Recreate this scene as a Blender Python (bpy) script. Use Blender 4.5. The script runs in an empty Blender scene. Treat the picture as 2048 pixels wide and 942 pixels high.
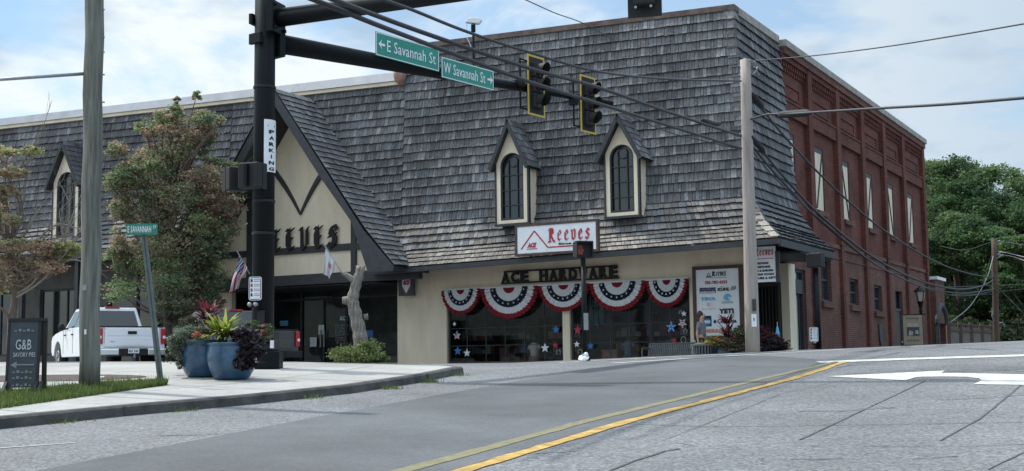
import bpy, math, random
import numpy as np
from mathutils import Vector, Matrix, Euler
random.seed(7); np.random.seed(7)
SC = bpy.context.scene
COL = SC.collection

# ------------------------------------------------------------------ camera, sky, sun, exposure
FOC = 2500.0                      # focal length in photo pixels (photo 2048 wide)
CAMZ = 1.4
cd = bpy.data.cameras.new('camera'); cam = bpy.data.objects.new('camera', cd); COL.objects.link(cam)
cd.sensor_width = 36; cd.lens = 36*FOC/2048; cd.clip_start = 0.1; cd.clip_end = 3000
CR = Matrix.Rotation(math.radians(90+5.9), 3, 'X') @ Matrix.Rotation(math.radians(-0.75), 3, 'Z')
cam.matrix_world = Matrix.Translation((0,0,CAMZ)) @ CR.to_4x4()
SC.camera = cam
SC.render.resolution_x = 1024; SC.render.resolution_y = 471
SUN_AZ, SUN_EL = math.radians(-59), math.radians(56)       # azimuth from +Y towards +X
sd = bpy.data.lights.new('sun', 'SUN'); sun = bpy.data.objects.new('sun', sd); COL.objects.link(sun)
sd.energy = 2.7; sd.angle = math.radians(1.2); sd.color = (1, .955, .88)
sv = Vector((math.sin(SUN_AZ)*math.cos(SUN_EL), math.cos(SUN_AZ)*math.cos(SUN_EL), math.sin(SUN_EL)))
sun.rotation_euler = sv.to_track_quat('Z', 'Y').to_euler(); sun.location = (0,0,60)
wd = bpy.data.worlds.new('World'); SC.world = wd; wd.use_nodes = True
wt = wd.node_tree; wt.nodes.clear()
def wn(t, **k):
    n = wt.nodes.new(t)
    for a, b in k.items(): setattr(n, a, b)
    return n
wo = wn('ShaderNodeOutputWorld'); bg = wn('ShaderNodeBackground'); bg.inputs['Strength'].default_value = .15
sky = wn('ShaderNodeTexSky', sky_type='NISHITA', sun_disc=False)
sky.sun_elevation = SUN_EL; sky.sun_rotation = SUN_AZ; sky.air_density = 1.0; sky.dust_density = .6; sky.ozone_density = 1.5
tc = wn('ShaderNodeTexCoord'); sx = wn('ShaderNodeSeparateXYZ'); wt.links.new(tc.outputs['Generated'], sx.inputs[0])
ad = wn('ShaderNodeMath', operation='ADD'); ad.inputs[1].default_value = .16; wt.links.new(sx.outputs['Z'], ad.inputs[0])
ab = wn('ShaderNodeMath', operation='MAXIMUM'); ab.inputs[1].default_value = .05; wt.links.new(ad.outputs[0], ab.inputs[0])
dx = wn('ShaderNodeMath', operation='DIVIDE'); wt.links.new(sx.outputs['X'], dx.inputs[0]); wt.links.new(ab.outputs[0], dx.inputs[1])
dy = wn('ShaderNodeMath', operation='DIVIDE'); wt.links.new(sx.outputs['Y'], dy.inputs[0]); wt.links.new(ab.outputs[0], dy.inputs[1])
cx_ = wn('ShaderNodeCombineXYZ'); wt.links.new(dx.outputs[0], cx_.inputs[0]); wt.links.new(dy.outputs[0], cx_.inputs[1]); cx_.inputs[2].default_value = 7.7
nz = wn('ShaderNodeTexNoise'); nz.inputs['Scale'].default_value = 1.5; nz.inputs['Detail'].default_value = 7; nz.inputs['Roughness'].default_value = .58
nz.inputs['Distortion'].default_value = .35
wt.links.new(cx_.outputs[0], nz.inputs['Vector'])
rp = wn('ShaderNodeValToRGB'); rp.color_ramp.elements[0].position = .42; rp.color_ramp.elements[1].position = .54
wt.links.new(nz.outputs['Fac'], rp.inputs[0])
cl = wn('ShaderNodeMapRange'); cl.inputs['To Min'].default_value = .20; cl.inputs['To Max'].default_value = 1.0
wt.links.new(rp.outputs['Color'], cl.inputs['Value'])
nz2 = wn('ShaderNodeTexNoise'); nz2.inputs['Scale'].default_value = 2.6; nz2.inputs['Detail'].default_value = 5
wt.links.new(cx_.outputs[0], nz2.inputs['Vector'])
ccol = wn('ShaderNodeMix', data_type='RGBA'); ccol.inputs[6].default_value = (2.0,2.6,3.25,1); ccol.inputs[7].default_value = (4.0,4.3,4.42,1)
rp2 = wn('ShaderNodeValToRGB'); rp2.color_ramp.elements[0].position = .37; rp2.color_ramp.elements[1].position = .52
wt.links.new(nz2.outputs['Fac'], rp2.inputs[0]); bk = wn('ShaderNodeMapRange'); bk.inputs['From Min'].default_value = .02; bk.inputs['From Max'].default_value = .40; bk.inputs['To Min'].default_value = 1.0; bk.inputs['To Max'].default_value = .22   # a greyer cloud bank to the east
wt.links.new(sx.outputs['X'], bk.inputs['Value']); bm = wn('ShaderNodeMath', operation='MULTIPLY'); wt.links.new(rp2.outputs['Color'], bm.inputs[0]); wt.links.new(bk.outputs[0], bm.inputs[1]); wt.links.new(bm.outputs[0], ccol.inputs[0])
smul = wn('ShaderNodeMix', data_type='RGBA', blend_type='MULTIPLY'); smul.inputs[0].default_value = 1; smul.inputs[7].default_value = (.66,.72,.70,1)
wt.links.new(sky.outputs[0], smul.inputs[6])
mx = wn('ShaderNodeMix', data_type='RGBA'); wt.links.new(cl.outputs[0], mx.inputs[0]); wt.links.new(smul.outputs[2], mx.inputs[6]); wt.links.new(ccol.outputs[2], mx.inputs[7])
el = wn('ShaderNodeMapRange'); el.inputs['From Min'].default_value = .32; el.inputs['From Max'].default_value = .75; el.inputs['To Min'].default_value = 1.0; el.inputs['To Max'].default_value = 2.6   # unseen upper sky brightened, added as fill for shaded walls
wt.links.new(sx.outputs['Z'], el.inputs['Value']); mv = wn('ShaderNodeVectorMath', operation='SCALE'); wt.links.new(mx.outputs[2], mv.inputs[0]); wt.links.new(el.outputs[0], mv.inputs['Scale'])
wt.links.new(mv.outputs[0], bg.inputs['Color']); wt.links.new(bg.outputs[0], wo.inputs[0])
SC.view_settings.view_transform = 'Standard'; SC.view_settings.look = 'None'
SC.view_settings.exposure = 0.63; SC.view_settings.gamma = 1

# ------------------------------------------------------------------ frames
CO = Vector((0,0,CAMZ))
def ray(px, py): return CR @ Vector(((px-1024)/FOC, -(py-471)/FOC, -1))
ANG = math.radians(29.6)                      # the street and the shop's side wall run this way
EX = Vector((math.cos(ANG), -math.sin(ANG), 0)); EY = Vector((math.sin(ANG), math.cos(ANG), 0))
CB = Vector((6.6, 34.9, 0))                   # right-hand corner of the shop front
def F(px, py, yl=0.0):                        # sight line met with a plane parallel to the shop front -> (x, z)
    d = ray(px, py); t = (yl-(CO-CB).dot(EY))/d.dot(EY); p = CO+d*t-CB; return p.dot(EX), p.z
def S(px, py, xl=0.0):                        # sight line met with the side wall plane -> (y, z)
    d = ray(px, py); t = (xl-(CO-CB).dot(EX))/d.dot(EX); p = CO+d*t-CB; return p.dot(EY), p.z
def W(x, y, z=0.0): return CB+EX*x+EY*y+Vector((0,0,z))
def at(px, py, Y): d = ray(px, py); return CO+d*(Y/d.y)
def sm(a, b, x):
    t = min(1, max(0, (x-a)/(b-a))); return t*t*(3-2*t)
def g(x, y):
    if y < 22.4: b = .053*max(y, -40)
    elif y < 32.4: b = 1.45-.00265*(32.4-y)**2
    else: b = 1.45
    c = .03*min(max(0, x), 20)*sm(6, 28, y)
    drop = (.33+c)*sm(32.2, 34.0, y)*sm(-7.5, -3, x)
    return b+c-drop
def G(px, py, off=0.0):                       # sight line met with the ground
    d = ray(px, py); t = 4.0
    while t < 60:
        p = CO+d*t
        if p.z <= g(p.x, p.y)+off: break
        t += .05
    lo, hi = t-.05, t
    for _ in range(12):
        m = (lo+hi)/2; p = CO+d*m
        if p.z <= g(p.x, p.y)+off: hi = m
        else: lo = m
    p = CO+d*hi; return Vector((p.x, p.y, g(p.x, p.y)+off))

# ------------------------------------------------------------------ materials
MATS = {}
def mat(name, col, rough=.7, var=.15, scale=4.0, bump=0.0, bscale=None, metal=0.0, spec=.5, stretch=None, col2=None, detail=5, coat=0.0):
    if name in MATS: return MATS[name]
    m = bpy.data.materials.new(name); m.use_nodes = True; nt = m.node_tree; N = nt.nodes; L = nt.links
    b = N['Principled BSDF']; b.inputs['Roughness'].default_value = rough; b.inputs['Metallic'].default_value = metal
    b.inputs['Specular IOR Level'].default_value = spec; b.inputs['Coat Weight'].default_value = coat
    t = N.new('ShaderNodeTexCoord'); mp = N.new('ShaderNodeMapping'); L.new(t.outputs['Object'], mp.inputs[0])
    if stretch: mp.inputs['Scale'].default_value = stretch
    n = N.new('ShaderNodeTexNoise'); n.inputs['Scale'].default_value = scale; n.inputs['Detail'].default_value = detail; n.inputs['Roughness'].default_value = .65
    L.new(mp.outputs[0], n.inputs['Vector'])
    r = N.new('ShaderNodeValToRGB'); r.color_ramp.elements[0].position = .3; r.color_ramp.elements[1].position = .7
    c1 = [c*(1-var) for c in col]; c2 = col2 or [min(1, c*(1+var)) for c in col]
    r.color_ramp.elements[0].color = (*c1, 1); r.color_ramp.elements[1].color = (*c2, 1)
    L.new(n.outputs['Fac'], r.inputs[0]); L.new(r.outputs[0], b.inputs['Base Color'])
    if bump:
        n2 = N.new('ShaderNodeTexNoise'); n2.inputs['Scale'].default_value = bscale or scale*4; n2.inputs['Detail'].default_value = 4
        L.new(mp.outputs[0], n2.inputs['Vector'])
        bp = N.new('ShaderNodeBump'); bp.inputs['Strength'].default_value = bump; bp.inputs['Distance'].default_value = .02
        L.new(n2.outputs['Fac'], bp.inputs['Height']); L.new(bp.outputs[0], b.inputs['Normal'])
    MATS[name] = m; return m
def attrmat(name, rough=.85, streak=0, trans=0, spec=.3, gain=1.0):
    m = bpy.data.materials.new(name); m.use_nodes = True; nt = m.node_tree; N = nt.nodes; L = nt.links
    b = N['Principled BSDF']; b.inputs['Roughness'].default_value = rough; b.inputs['Specular IOR Level'].default_value = spec
    a = N.new('ShaderNodeAttribute'); a.attribute_name = 'tone'
    src = a.outputs['Color']
    if streak:
        t = N.new('ShaderNodeTexCoord'); mp = N.new('ShaderNodeMapping'); L.new(t.outputs['Object'], mp.inputs[0]); mp.inputs['Scale'].default_value = (14,14,1.2)
        n = N.new('ShaderNodeTexNoise'); n.inputs['Scale'].default_value = 2.2; n.inputs['Detail'].default_value = 4; L.new(mp.outputs[0], n.inputs['Vector'])
        r = N.new('ShaderNodeMapRange'); r.inputs['From Min'].default_value = .3; r.inputs['From Max'].default_value = .7; r.inputs['To Min'].default_value = 1-streak; r.inputs['To Max'].default_value = 1+streak
        L.new(n.outputs['Fac'], r.inputs['Value'])
        n3 = N.new('ShaderNodeTexNoise'); n3.inputs['Scale'].default_value = .55; n3.inputs['Detail'].default_value = 6; L.new(t.outputs['Object'], n3.inputs['Vector'])
        r3 = N.new('ShaderNodeMapRange'); r3.inputs['From Min'].default_value = .35; r3.inputs['From Max'].default_value = .65; r3.inputs['To Min'].default_value = .66; r3.inputs['To Max'].default_value = 1.28
        L.new(n3.outputs['Fac'], r3.inputs['Value'])
        mm = N.new('ShaderNodeMath'); mm.operation = 'MULTIPLY'; L.new(r.outputs[0], mm.inputs[0]); L.new(r3.outputs[0], mm.inputs[1])
        v = N.new('ShaderNodeVectorMath'); v.operation = 'SCALE'; L.new(src, v.inputs[0]); L.new(mm.outputs[0], v.inputs['Scale']); src = v.outputs[0]
    L.new(src, b.inputs['Base Color'])
    if trans:
        tr = N.new('ShaderNodeBsdfTranslucent'); L.new(src, tr.inputs['Color'])
        ms = N.new('ShaderNodeMixShader'); ms.inputs[0].default_value = trans; L.new(b.outputs[0], ms.inputs[1]); L.new(tr.outputs[0], ms.inputs[2])
        L.new(ms.outputs[0], N['Material Output'].inputs[0])
    return m
def brickmat(name, c1, c2, mortar):
    m = bpy.data.materials.new(name); m.use_nodes = True; nt = m.node_tree; N = nt.nodes; L = nt.links
    b = N['Principled BSDF']; b.inputs['Roughness'].default_value = .9; b.inputs['Specular IOR Level'].default_value = .25
    t = N.new('ShaderNodeTexCoord'); s = N.new('ShaderNodeSeparateXYZ'); L.new(t.outputs['Object'], s.inputs[0])
    a = N.new('ShaderNodeMath'); a.operation = 'ADD'; L.new(s.outputs[0], a.inputs[0]); L.new(s.outputs[1], a.inputs[1])
    c = N.new('ShaderNodeCombineXYZ'); L.new(a.outputs[0], c.inputs[0]); L.new(s.outputs[2], c.inputs[1])
    br = N.new('ShaderNodeTexBrick'); br.inputs['Scale'].default_value = 1; br.inputs['Brick Width'].default_value = .21; br.inputs['Row Height'].default_value = .072
    br.inputs['Mortar Size'].default_value = .008; br.inputs['Color1'].default_value = (*c1,1); br.inputs['Color2'].default_value = (*c2,1); br.inputs['Mortar'].default_value = (*mortar,1)
    br.inputs['Bias'].default_value = -.1
    L.new(c.outputs[0], br.inputs['Vector'])
    n = N.new('ShaderNodeTexNoise'); n.inputs['Scale'].default_value = .7; n.inputs['Detail'].default_value = 7; n.inputs['Roughness'].default_value = .7; L.new(t.outputs['Object'], n.inputs['Vector'])
    r = N.new('ShaderNodeMapRange'); r.inputs['From Min'].default_value = .3; r.inputs['From Max'].default_value = .7; r.inputs['To Min'].default_value = .62; r.inputs['To Max'].default_value = 1.35
    L.new(n.outputs['Fac'], r.inputs['Value'])
    v = N.new('ShaderNodeVectorMath'); v.operation = 'SCALE'; L.new(br.outputs['Color'], v.inputs[0]); L.new(r.outputs[0], v.inputs['Scale'])
    L.new(v.outputs[0], b.inputs['Base Color'])
    bp = N.new('ShaderNodeBump'); bp.inputs['Strength'].default_value = .5; bp.inputs['Distance'].default_value = .01; bp.invert = True
    L.new(br.outputs['Fac'], bp.inputs['Height']); L.new(bp.outputs[0], b.inputs['Normal'])
    return m
def asphalt(name, base, speck, stain, crackc=.5):
    m = bpy.data.materials.new(name); m.use_nodes = True; nt = m.node_tree; N = nt.nodes; L = nt.links
    b = N['Principled BSDF']; b.inputs['Roughness'].default_value = .9; b.inputs['Specular IOR Level'].default_value = .2
    t = N.new('ShaderNodeTexCoord')
    v = N.new('ShaderNodeTexVoronoi'); v.inputs['Scale'].default_value = 42; L.new(t.outputs['Object'], v.inputs['Vector'])
    n = N.new('ShaderNodeTexNoise'); n.inputs['Scale'].default_value = .45; n.inputs['Detail'].default_value = 8; n.inputs['Roughness'].default_value = .62; L.new(t.outputs['Object'], n.inputs['Vector'])
    n2 = N.new('ShaderNodeTexNoise'); n2.inputs['Scale'].default_value = 20; n2.inputs['Detail'].default_value = 4; n2.inputs['Roughness'].default_value = .8; L.new(t.outputs['Object'], n2.inputs['Vector'])
    sep = N.new('ShaderNodeSeparateColor'); L.new(v.outputs['Color'], sep.inputs[0])
    r = N.new('ShaderNodeMapRange'); r.inputs['To Min'].default_value = 1-speck; r.inputs['To Max'].default_value = 1+speck; L.new(sep.outputs[0], r.inputs['Value'])
    r2 = N.new('ShaderNodeMapRange'); r2.inputs['From Min'].default_value = .32; r2.inputs['From Max'].default_value = .68; r2.inputs['To Min'].default_value = 1-stain; r2.inputs['To Max'].default_value = 1+stain*.6; L.new(n.outputs['Fac'], r2.inputs['Value'])
    r3 = N.new('ShaderNodeMapRange'); r3.inputs['From Min'].default_value = .3; r3.inputs['From Max'].default_value = .7; r3.inputs['To Min'].default_value = 1-speck*1.2; r3.inputs['To Max'].default_value = 1+speck*1.2; L.new(n2.outputs['Fac'], r3.inputs['Value'])
    m1 = N.new('ShaderNodeMath'); m1.operation = 'MULTIPLY'; L.new(r.outputs[0], m1.inputs[0]); L.new(r2.outputs[0], m1.inputs[1])
    m2 = N.new('ShaderNodeMath'); m2.operation = 'MULTIPLY'; L.new(m1.outputs[0], m2.inputs[0]); L.new(r3.outputs[0], m2.inputs[1])
    rgb = N.new('ShaderNodeRGB'); rgb.outputs[0].default_value = (*base, 1)
    sc = N.new('ShaderNodeVectorMath'); sc.operation = 'SCALE'; L.new(rgb.outputs[0], sc.inputs[0]); L.new(m2.outputs[0], sc.inputs['Scale']); L.new(sc.outputs[0], b.inputs['Base Color'])
    bp = N.new('ShaderNodeBump'); bp.inputs['Strength'].default_value = .5; bp.inputs['Distance'].default_value = .006
    L.new(n2.outputs['Fac'], bp.inputs['Height']); L.new(bp.outputs[0], b.inputs['Normal'])
    return m
def glassmat(name, tint=(.55,.6,.62), rough=.03):
    m = bpy.data.materials.new(name); m.use_nodes = True; nt = m.node_tree; N = nt.nodes; L = nt.links
    N.remove(N['Principled BSDF']); tr = N.new('ShaderNodeBsdfTransparent'); tr.inputs[0].default_value = (*tint,1)
    gl = N.new('ShaderNodeBsdfGlossy'); gl.inputs['Roughness'].default_value = rough; gl.inputs['Color'].default_value = (.9,.95,1,1)
    fr = N.new('ShaderNodeFresnel'); fr.inputs[0].default_value = 1.27
    ms = N.new('ShaderNodeMixShader'); L.new(fr.outputs[0], ms.inputs[0]); L.new(tr.outputs[0], ms.inputs[1]); L.new(gl.outputs[0], ms.inputs[2]); L.new(ms.outputs[0], N['Material Output'].inputs[0])
    return m
M = dict(
 cream=mat('cream stucco', (.78,.68,.515), .9, .13, 1.6, .25, 40, detail=9, stretch=(1,1,.3)), timber=mat('dark painted timber', (.035,.038,.042), .6, .3, 6, .2, 20),
 glass=glassmat('shop glass', (.66,.70,.72)), dark=mat('dark void', (.018,.02,.022), .9, .3, 2), interior=mat('shop interior', (.27,.26,.24), .9, .4, 1.5),
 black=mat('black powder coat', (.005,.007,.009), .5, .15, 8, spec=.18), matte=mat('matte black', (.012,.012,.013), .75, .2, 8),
 white=mat('white paint', (.72,.74,.76), .5, .05, 4), signwhite=mat('sign white', (.74,.77,.80), .4, .07, 3), red=mat('sign red', (.42,.02,.04), .5, .1, 6),
 yellow=mat('reflective yellow', (.52,.36,.05), .5, .12, 10), green=mat('sign green', (.012,.23,.17), .35, .12, 3), green2=mat('faded sign green', (.02,.20,.15), .5, .2, 5),
 coping=mat('metal coping', (.34,.35,.37), .45, .12, 2, metal=.4), copingrust=mat('weathered copper edge', (.13,.09,.075), .8, .5, 3), stone=mat('stone coping', (.30,.28,.25), .9, .25, 3, .3),
 wood=mat('utility pole wood', (.115,.11,.09), .9, .5, 3, .6, 9, stretch=(5,5,.35), col2=(.21,.22,.19)), greywood=mat('bleached pole wood', (.33,.29,.26), .9, .25, 3, .6, 9, stretch=(6,6,.35)),
 brownwood=mat('brown wood', (.085,.055,.04), .85, .35, 3, .4, 9, stretch=(5,5,.5)), bark=mat('bark', (.13,.10,.08), .95, .4, 5, .7, 16, stretch=(3,3,.6)), deadbark=mat('dead bark', (.20,.18,.155), .95, .65, 7, 1.0, 14, stretch=(3,3,.6)),
 concrete=asphalt('concrete', (.325,.32,.302), .09, .28), asphalt=asphalt('old aggregate asphalt', (.150,.153,.157), .36, .22), lane=asphalt('newer asphalt', (.102,.107,.112), .10, .28),
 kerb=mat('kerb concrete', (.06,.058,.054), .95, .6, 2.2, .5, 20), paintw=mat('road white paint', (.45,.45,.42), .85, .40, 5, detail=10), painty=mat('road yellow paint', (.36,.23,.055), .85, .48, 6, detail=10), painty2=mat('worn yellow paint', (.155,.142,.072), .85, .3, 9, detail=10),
 crack=mat('crack sealant', (.055,.055,.058), .7, .4, 9), cable=mat('cable', (.03,.032,.036), .6, .2, 9), steel=mat('galvanised steel', (.30,.32,.33), .45, .15, 8, metal=.6),
 truckw=mat('white car paint', (.80,.81,.83), .25, .02, 2, coat=.6), truckb=mat('black car paint', (.02,.024,.026), .25, .1, 2, coat=.6), carglass=mat('tinted car glass', (.018,.02,.022), .06, .1, 2, spec=.8),
 tail=mat('red lamp lens', (.42,.012,.02), .2, .1, 8), chrome=mat('chrome', (.62,.63,.65), .18, .05, 8, metal=.9), rubber=mat('rubber', (.02,.02,.02), .85, .2, 9),
 pot=mat('blue glaze', (.018,.06,.12), .30, .5, 2.6, .1, 6, coat=.35, col2=(.035,.125,.23)), soil=mat('soil', (.05,.035,.025), 1, .3, 9), panel=mat('cream window board', (.62,.56,.43), .8, .08, 3),
 brick=brickmat('red brick', (.145,.046,.034), (.09,.031,.024), (.105,.058,.048)), bricklow=brickmat('lower red brick', (.15,.063,.048), (.10,.044,.035), (.17,.11,.09)),
 skin=mat('skin', (.50,.30,.21), .6, .05, 8), hair=mat('hair', (.045,.025,.015), .6, .3, 20), shirt=mat('grey shirt', (.17,.19,.21), .9, .1, 10), trousers=mat('dark trousers', (.04,.045,.06), .9, .1, 10),
 blue=mat('blue decal', (.03,.16,.42), .6, .1, 8), lightblue=mat('light blue print', (.13,.42,.68), .6, .1, 8), navy=mat('navy cloth', (.02,.035,.065), .9, .2, 9), clothw=mat('white cloth', (.66,.68,.70), .9, .07, 9), clothr=mat('red cloth', (.30,.025,.035), .9, .15, 9),
 orange=mat('orange lamp', (.75,.16,.04), .5, .1, 9), tan=mat('tan banner', (.27,.22,.16), .9, .15, 5), greywall=mat('grey render', (.30,.29,.27), .95, .4, 3, .4, 9), shingle=attrmat('wood shingles', .9, .32), leaf=attrmat('leaves', .7, 0, .45), bark2=None,
 pink=mat('pale pink print', (.75,.45,.45), .6, .05, 5), sage=mat('grey print', (.25,.27,.27), .6, .05, 5), orangep=mat('orange print', (.65,.25,.13), .6, .05, 5), lattice=mat('iron gate', (.05,.048,.042), .7, .3, 9), shade=mat('teal display cloth', (.05,.12,.12), .9, .3, 5),
 brownframe=mat('brown frame', (.085,.055,.045), .8, .25, 6), lampglass=mat('frosted lamp glass', (.48,.40,.36), .35, .1, 6), terracotta=mat('terracotta', (.33,.20,.15), .9, .3, 9), asphgrey=mat('tape', (.5,.5,.5), .6, .1, 5), plant=attrmat('planting', .6, 0, .3),
)

# ------------------------------------------------------------------ mesh helpers
class MB:
    def __init__(s): s.v = []; s.f = []; s.t = []
    def add(s, vs, fs, tone=None):
        o = len(s.v); s.v += [tuple(v) for v in vs]; s.f += [tuple(i+o for i in f) for f in fs]; s.t += [tone]*len(fs); return s
    def hexa(s, p, tone=None): # p: 8 points, bottom 4 ccw, top 4 ccw
        return s.add(p, [(3,2,1,0),(4,5,6,7),(0,1,5,4),(1,2,6,5),(2,3,7,6),(3,0,4,7)], tone)
    def box(s, x0, x1, y0, y1, z0, z1, tone=None, M4=None):
        p = [Vector(q) for q in ((x0,y0,z0),(x1,y0,z0),(x1,y1,z0),(x0,y1,z0),(x0,y0,z1),(x1,y0,z1),(x1,y1,z1),(x0,y1,z1))]
        if M4: p = [M4@q for q in p]
        return s.hexa(p, tone)
    def prism(s, poly, a, b, axis='y', M4=None, tone=None): # poly in the other two axes
        def P(u, v, w):
            q = {'y':(u,w,v),'x':(w,u,v),'z':(u,v,w)}[axis]; return M4@Vector(q) if M4 else Vector(q)
        n = len(poly); vs = [P(u,v,a) for u,v in poly]+[P(u,v,b) for u,v in poly]
        fs = [tuple(range(n))[::-1], tuple(range(n,2*n))]+[(i,(i+1)%n,n+(i+1)%n,n+i) for i in range(n)]
        return s.add(vs, fs, tone)
    def bar(s, a, b, w, h=None, up=(0,0,1), tone=None):
        a, b = Vector(a), Vector(b); h = h or w; d = (b-a).normalized(); u = Vector(up)
        if abs(d.dot(u)) > .95: u = Vector((0,1,0))
        r = d.cross(u).normalized(); u = r.cross(d)
        return s.hexa([a-r*w/2-u*h/2, a+r*w/2-u*h/2, a+r*w/2+u*h/2, a-r*w/2+u*h/2, b-r*w/2-u*h/2, b+r*w/2-u*h/2, b+r*w/2+u*h/2, b-r*w/2+u*h/2], tone)
    def tube(s, pts, rad, n=8, cap=True, tone=None):
        pts = [Vector(p) for p in pts]; k = len(pts)
        if not hasattr(rad, '__len__'): rad = [rad]*k
        o = len(s.v); prev = None; fs = []; vs = []
        for i, p in enumerate(pts):
            d = (pts[min(i+1,k-1)]-pts[max(i-1,0)]).normalized()
            if prev is None: r = d.orthogonal().normalized()
            else: r = (prev-d*prev.dot(d)).normalized()
            prev = r; q = d.cross(r)
            for j in range(n):
                a = 2*math.pi*j/n; vs.append(p+(r*math.cos(a)+q*math.sin(a))*rad[i])
        for i in range(k-1):
            for j in range(n): fs.append((i*n+j, i*n+(j+1)%n, (i+1)*n+(j+1)%n, (i+1)*n+j))
        if cap: fs.append(tuple(range(n))[::-1]); fs.append(tuple(range((k-1)*n, k*n)))
        return s.add(vs, fs, tone)
    def lathe(s, prof, n=24, c=(0,0,0), tone=None):
        vs = []; fs = []; k = len(prof)
        for r, z in prof:
            for j in range(n): a = 2*math.pi*j/n; vs.append((c[0]+r*math.cos(a), c[1]+r*math.sin(a), c[2]+z))
        for i in range(k-1):
            for j in range(n): fs.append((i*n+j, i*n+(j+1)%n, (i+1)*n+(j+1)%n, (i+1)*n+j))
        fs.append(tuple(range(n))[::-1]); fs.append(tuple(range((k-1)*n, k*n)))
        return s.add(vs, fs, tone)
    def sph(s, c, r, n=12, m=8, sc=(1,1,1), tone=None):
        prof = [(max(.001, r*math.sin(math.pi*i/m)), -r*math.cos(math.pi*i/m)) for i in range(m+1)]
        o = len(s.v); s.lathe(prof, n, (0,0,0), tone)
        for i in range(o, len(s.v)):
            x, y, z = s.v[i]; s.v[i] = (c[0]+x*sc[0], c[1]+y*sc[1], c[2]+z*sc[2])
        return s
    def build(s, name, m, parent=None, smooth=False, loc=None, bevel=0):
        me = bpy.data.meshes.new(name); me.from_pydata(s.v, [], s.f); me.update()
        if any(t is not None for t in s.t):
            at_ = me.color_attributes.new('tone', 'FLOAT_COLOR', 'CORNER'); buf = []
            for f, t in zip(s.f, s.t): buf += [*(t or (.1,.1,.1)), 1]*len(f)
            at_.data.foreach_set('color', buf)
        me.materials.append(m)
        if smooth: me.shade_smooth()
        o = bpy.data.objects.new(name, me); COL.objects.link(o)
        if parent: o.parent = parent
        if loc: o.location = loc
        if bevel:
            b = o.modifiers.new('bevel', 'BEVEL'); b.width = bevel; b.segments = 2; b.limit_method = 'ANGLE'; b.angle_limit = .6
        return o
def tag(o, label=None, cat=None, group=None, kind=None):
    if label: o['label'] = label
    if cat: o['category'] = cat
    if group: o['group'] = group
    if kind: o['kind'] = kind
    return o
def thing(name, label, cat, loc=(0,0,0), rz=0.0, group=None):
    o = bpy.data.objects.new(name, None); COL.objects.link(o); o.empty_display_size = .2
    o.location = loc; o.rotation_euler = (0,0,rz); return tag(o, label, cat, group)
def setting(name, mb, m, smooth=False): return tag(mb.build(name, m, None, smooth), name.replace('_',' '), None, None, 'structure')
def copy_tree(o, parent=None):
    c = o.copy(); COL.objects.link(c); c.parent = parent
    for ch in [k for k in bpy.data.objects if k.parent == o]: copy_tree(ch, c)
    return c
def text_mb(body, x0, x1, z0, z1, y, depth=.01, bold=0.0, ital=0.0, vertical=False):
    cu = bpy.data.curves.new('t', 'FONT'); cu.body = body; cu.extrude = .5; cu.offset = bold; cu.resolution_u = 2; cu.space_character = 1.05
    if vertical: cu.align_x = 'CENTER'
    o = bpy.data.objects.new('t', cu); COL.objects.link(o)
    dg = bpy.context.evaluated_depsgraph_get(); me = bpy.data.meshes.new_from_object(o.evaluated_get(dg))
    v = np.array([p.co[:] for p in me.vertices]); fs = [tuple(p.vertices) for p in me.polygons]
    bpy.data.objects.remove(o); bpy.data.curves.remove(cu); bpy.data.meshes.remove(me)
    lo, hi = v.min(0), v.max(0); u = (v[:,0]-lo[0])/(hi[0]-lo[0]); w = (v[:,1]-lo[1])/(hi[1]-lo[1])
    X = x0+u*(x1-x0)+ital*w*(z1-z0); Z = z0+w*(z1-z0); Y = y-(v[:,2]+.5)*depth
    mb = MB(); mb.add(np.stack([X,Y,Z],1).tolist(), [f[::-1] for f in fs]) if False else mb.add(np.stack([X,Y,Z],1).tolist(), fs); return mb
GL = {
 'R':[[(.2,0),(.22,.5),(.2,1)],[(.05,.88),(.2,1),(.58,.94),(.62,.62),(.22,.5)],[(.35,.5),(.6,.12),(.8,0)],[(.02,.03),(.32,.03)],[(.4,.9),(.4,.6)]],
 'E':[[(.35,1),(.15,.75),(.15,.3),(.4,.03)],[(.1,.97),(.45,.9),(.72,1)],[(.3,.92),(.34,.12)],[(.15,.5),(.62,.54)],[(.4,.03),(.72,.13)]],
 'V':[[(.02,.95),(.2,1),(.22,.2),(.42,0)],[(.42,0),(.66,.18),(.66,.95),(.8,1)]],
 'S':[[(.75,.82),(.6,1),(.25,.92),(.15,.7),(.65,.42),(.62,.12),(.3,.02),(.05,.2)],[(.3,.85),(.5,.5),(.4,.1)],[(.05,.5),(.72,.62)]],
 'e':[[(.18,.55),(.18,.15),(.38,0),(.6,.12)],[(.18,.55),(.42,.72),(.58,.5),(.2,.34)]],
 'v':[[(.08,.68),(.2,.6),(.2,.12),(.42,0)],[(.42,0),(.6,.14),(.6,.6),(.45,.72)]],
 's':[[(.6,.6),(.4,.72),(.18,.56),(.56,.26),(.38,0),(.1,.12)]],
}
def gothic(word, x0, x1, z0, z1, y, depth=.03, nib=(.15,.10), adv=.86):
    mb = MB(); n = len(word); cw = (x1-x0)/(n*adv); h = z1-z0; k = 0; nx, nz_ = nib
    for i, c in enumerate(word):
        for st in GL[c]:
            for (a, b) in zip(st[:-1], st[1:]):
                pts = [(a[0]-nx/2,a[1]-nz_/2),(b[0]-nx/2,b[1]-nz_/2),(b[0]+nx/2,b[1]+nz_/2),(a[0]+nx/2,a[1]+nz_/2)]
                k += 1; pl = [(x0+(i*adv+p)*cw, z0+q*h) for p, q in pts]
                mb.prism(pl, y-depth-.0006*k, y+.0003*k)
    return mb
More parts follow.
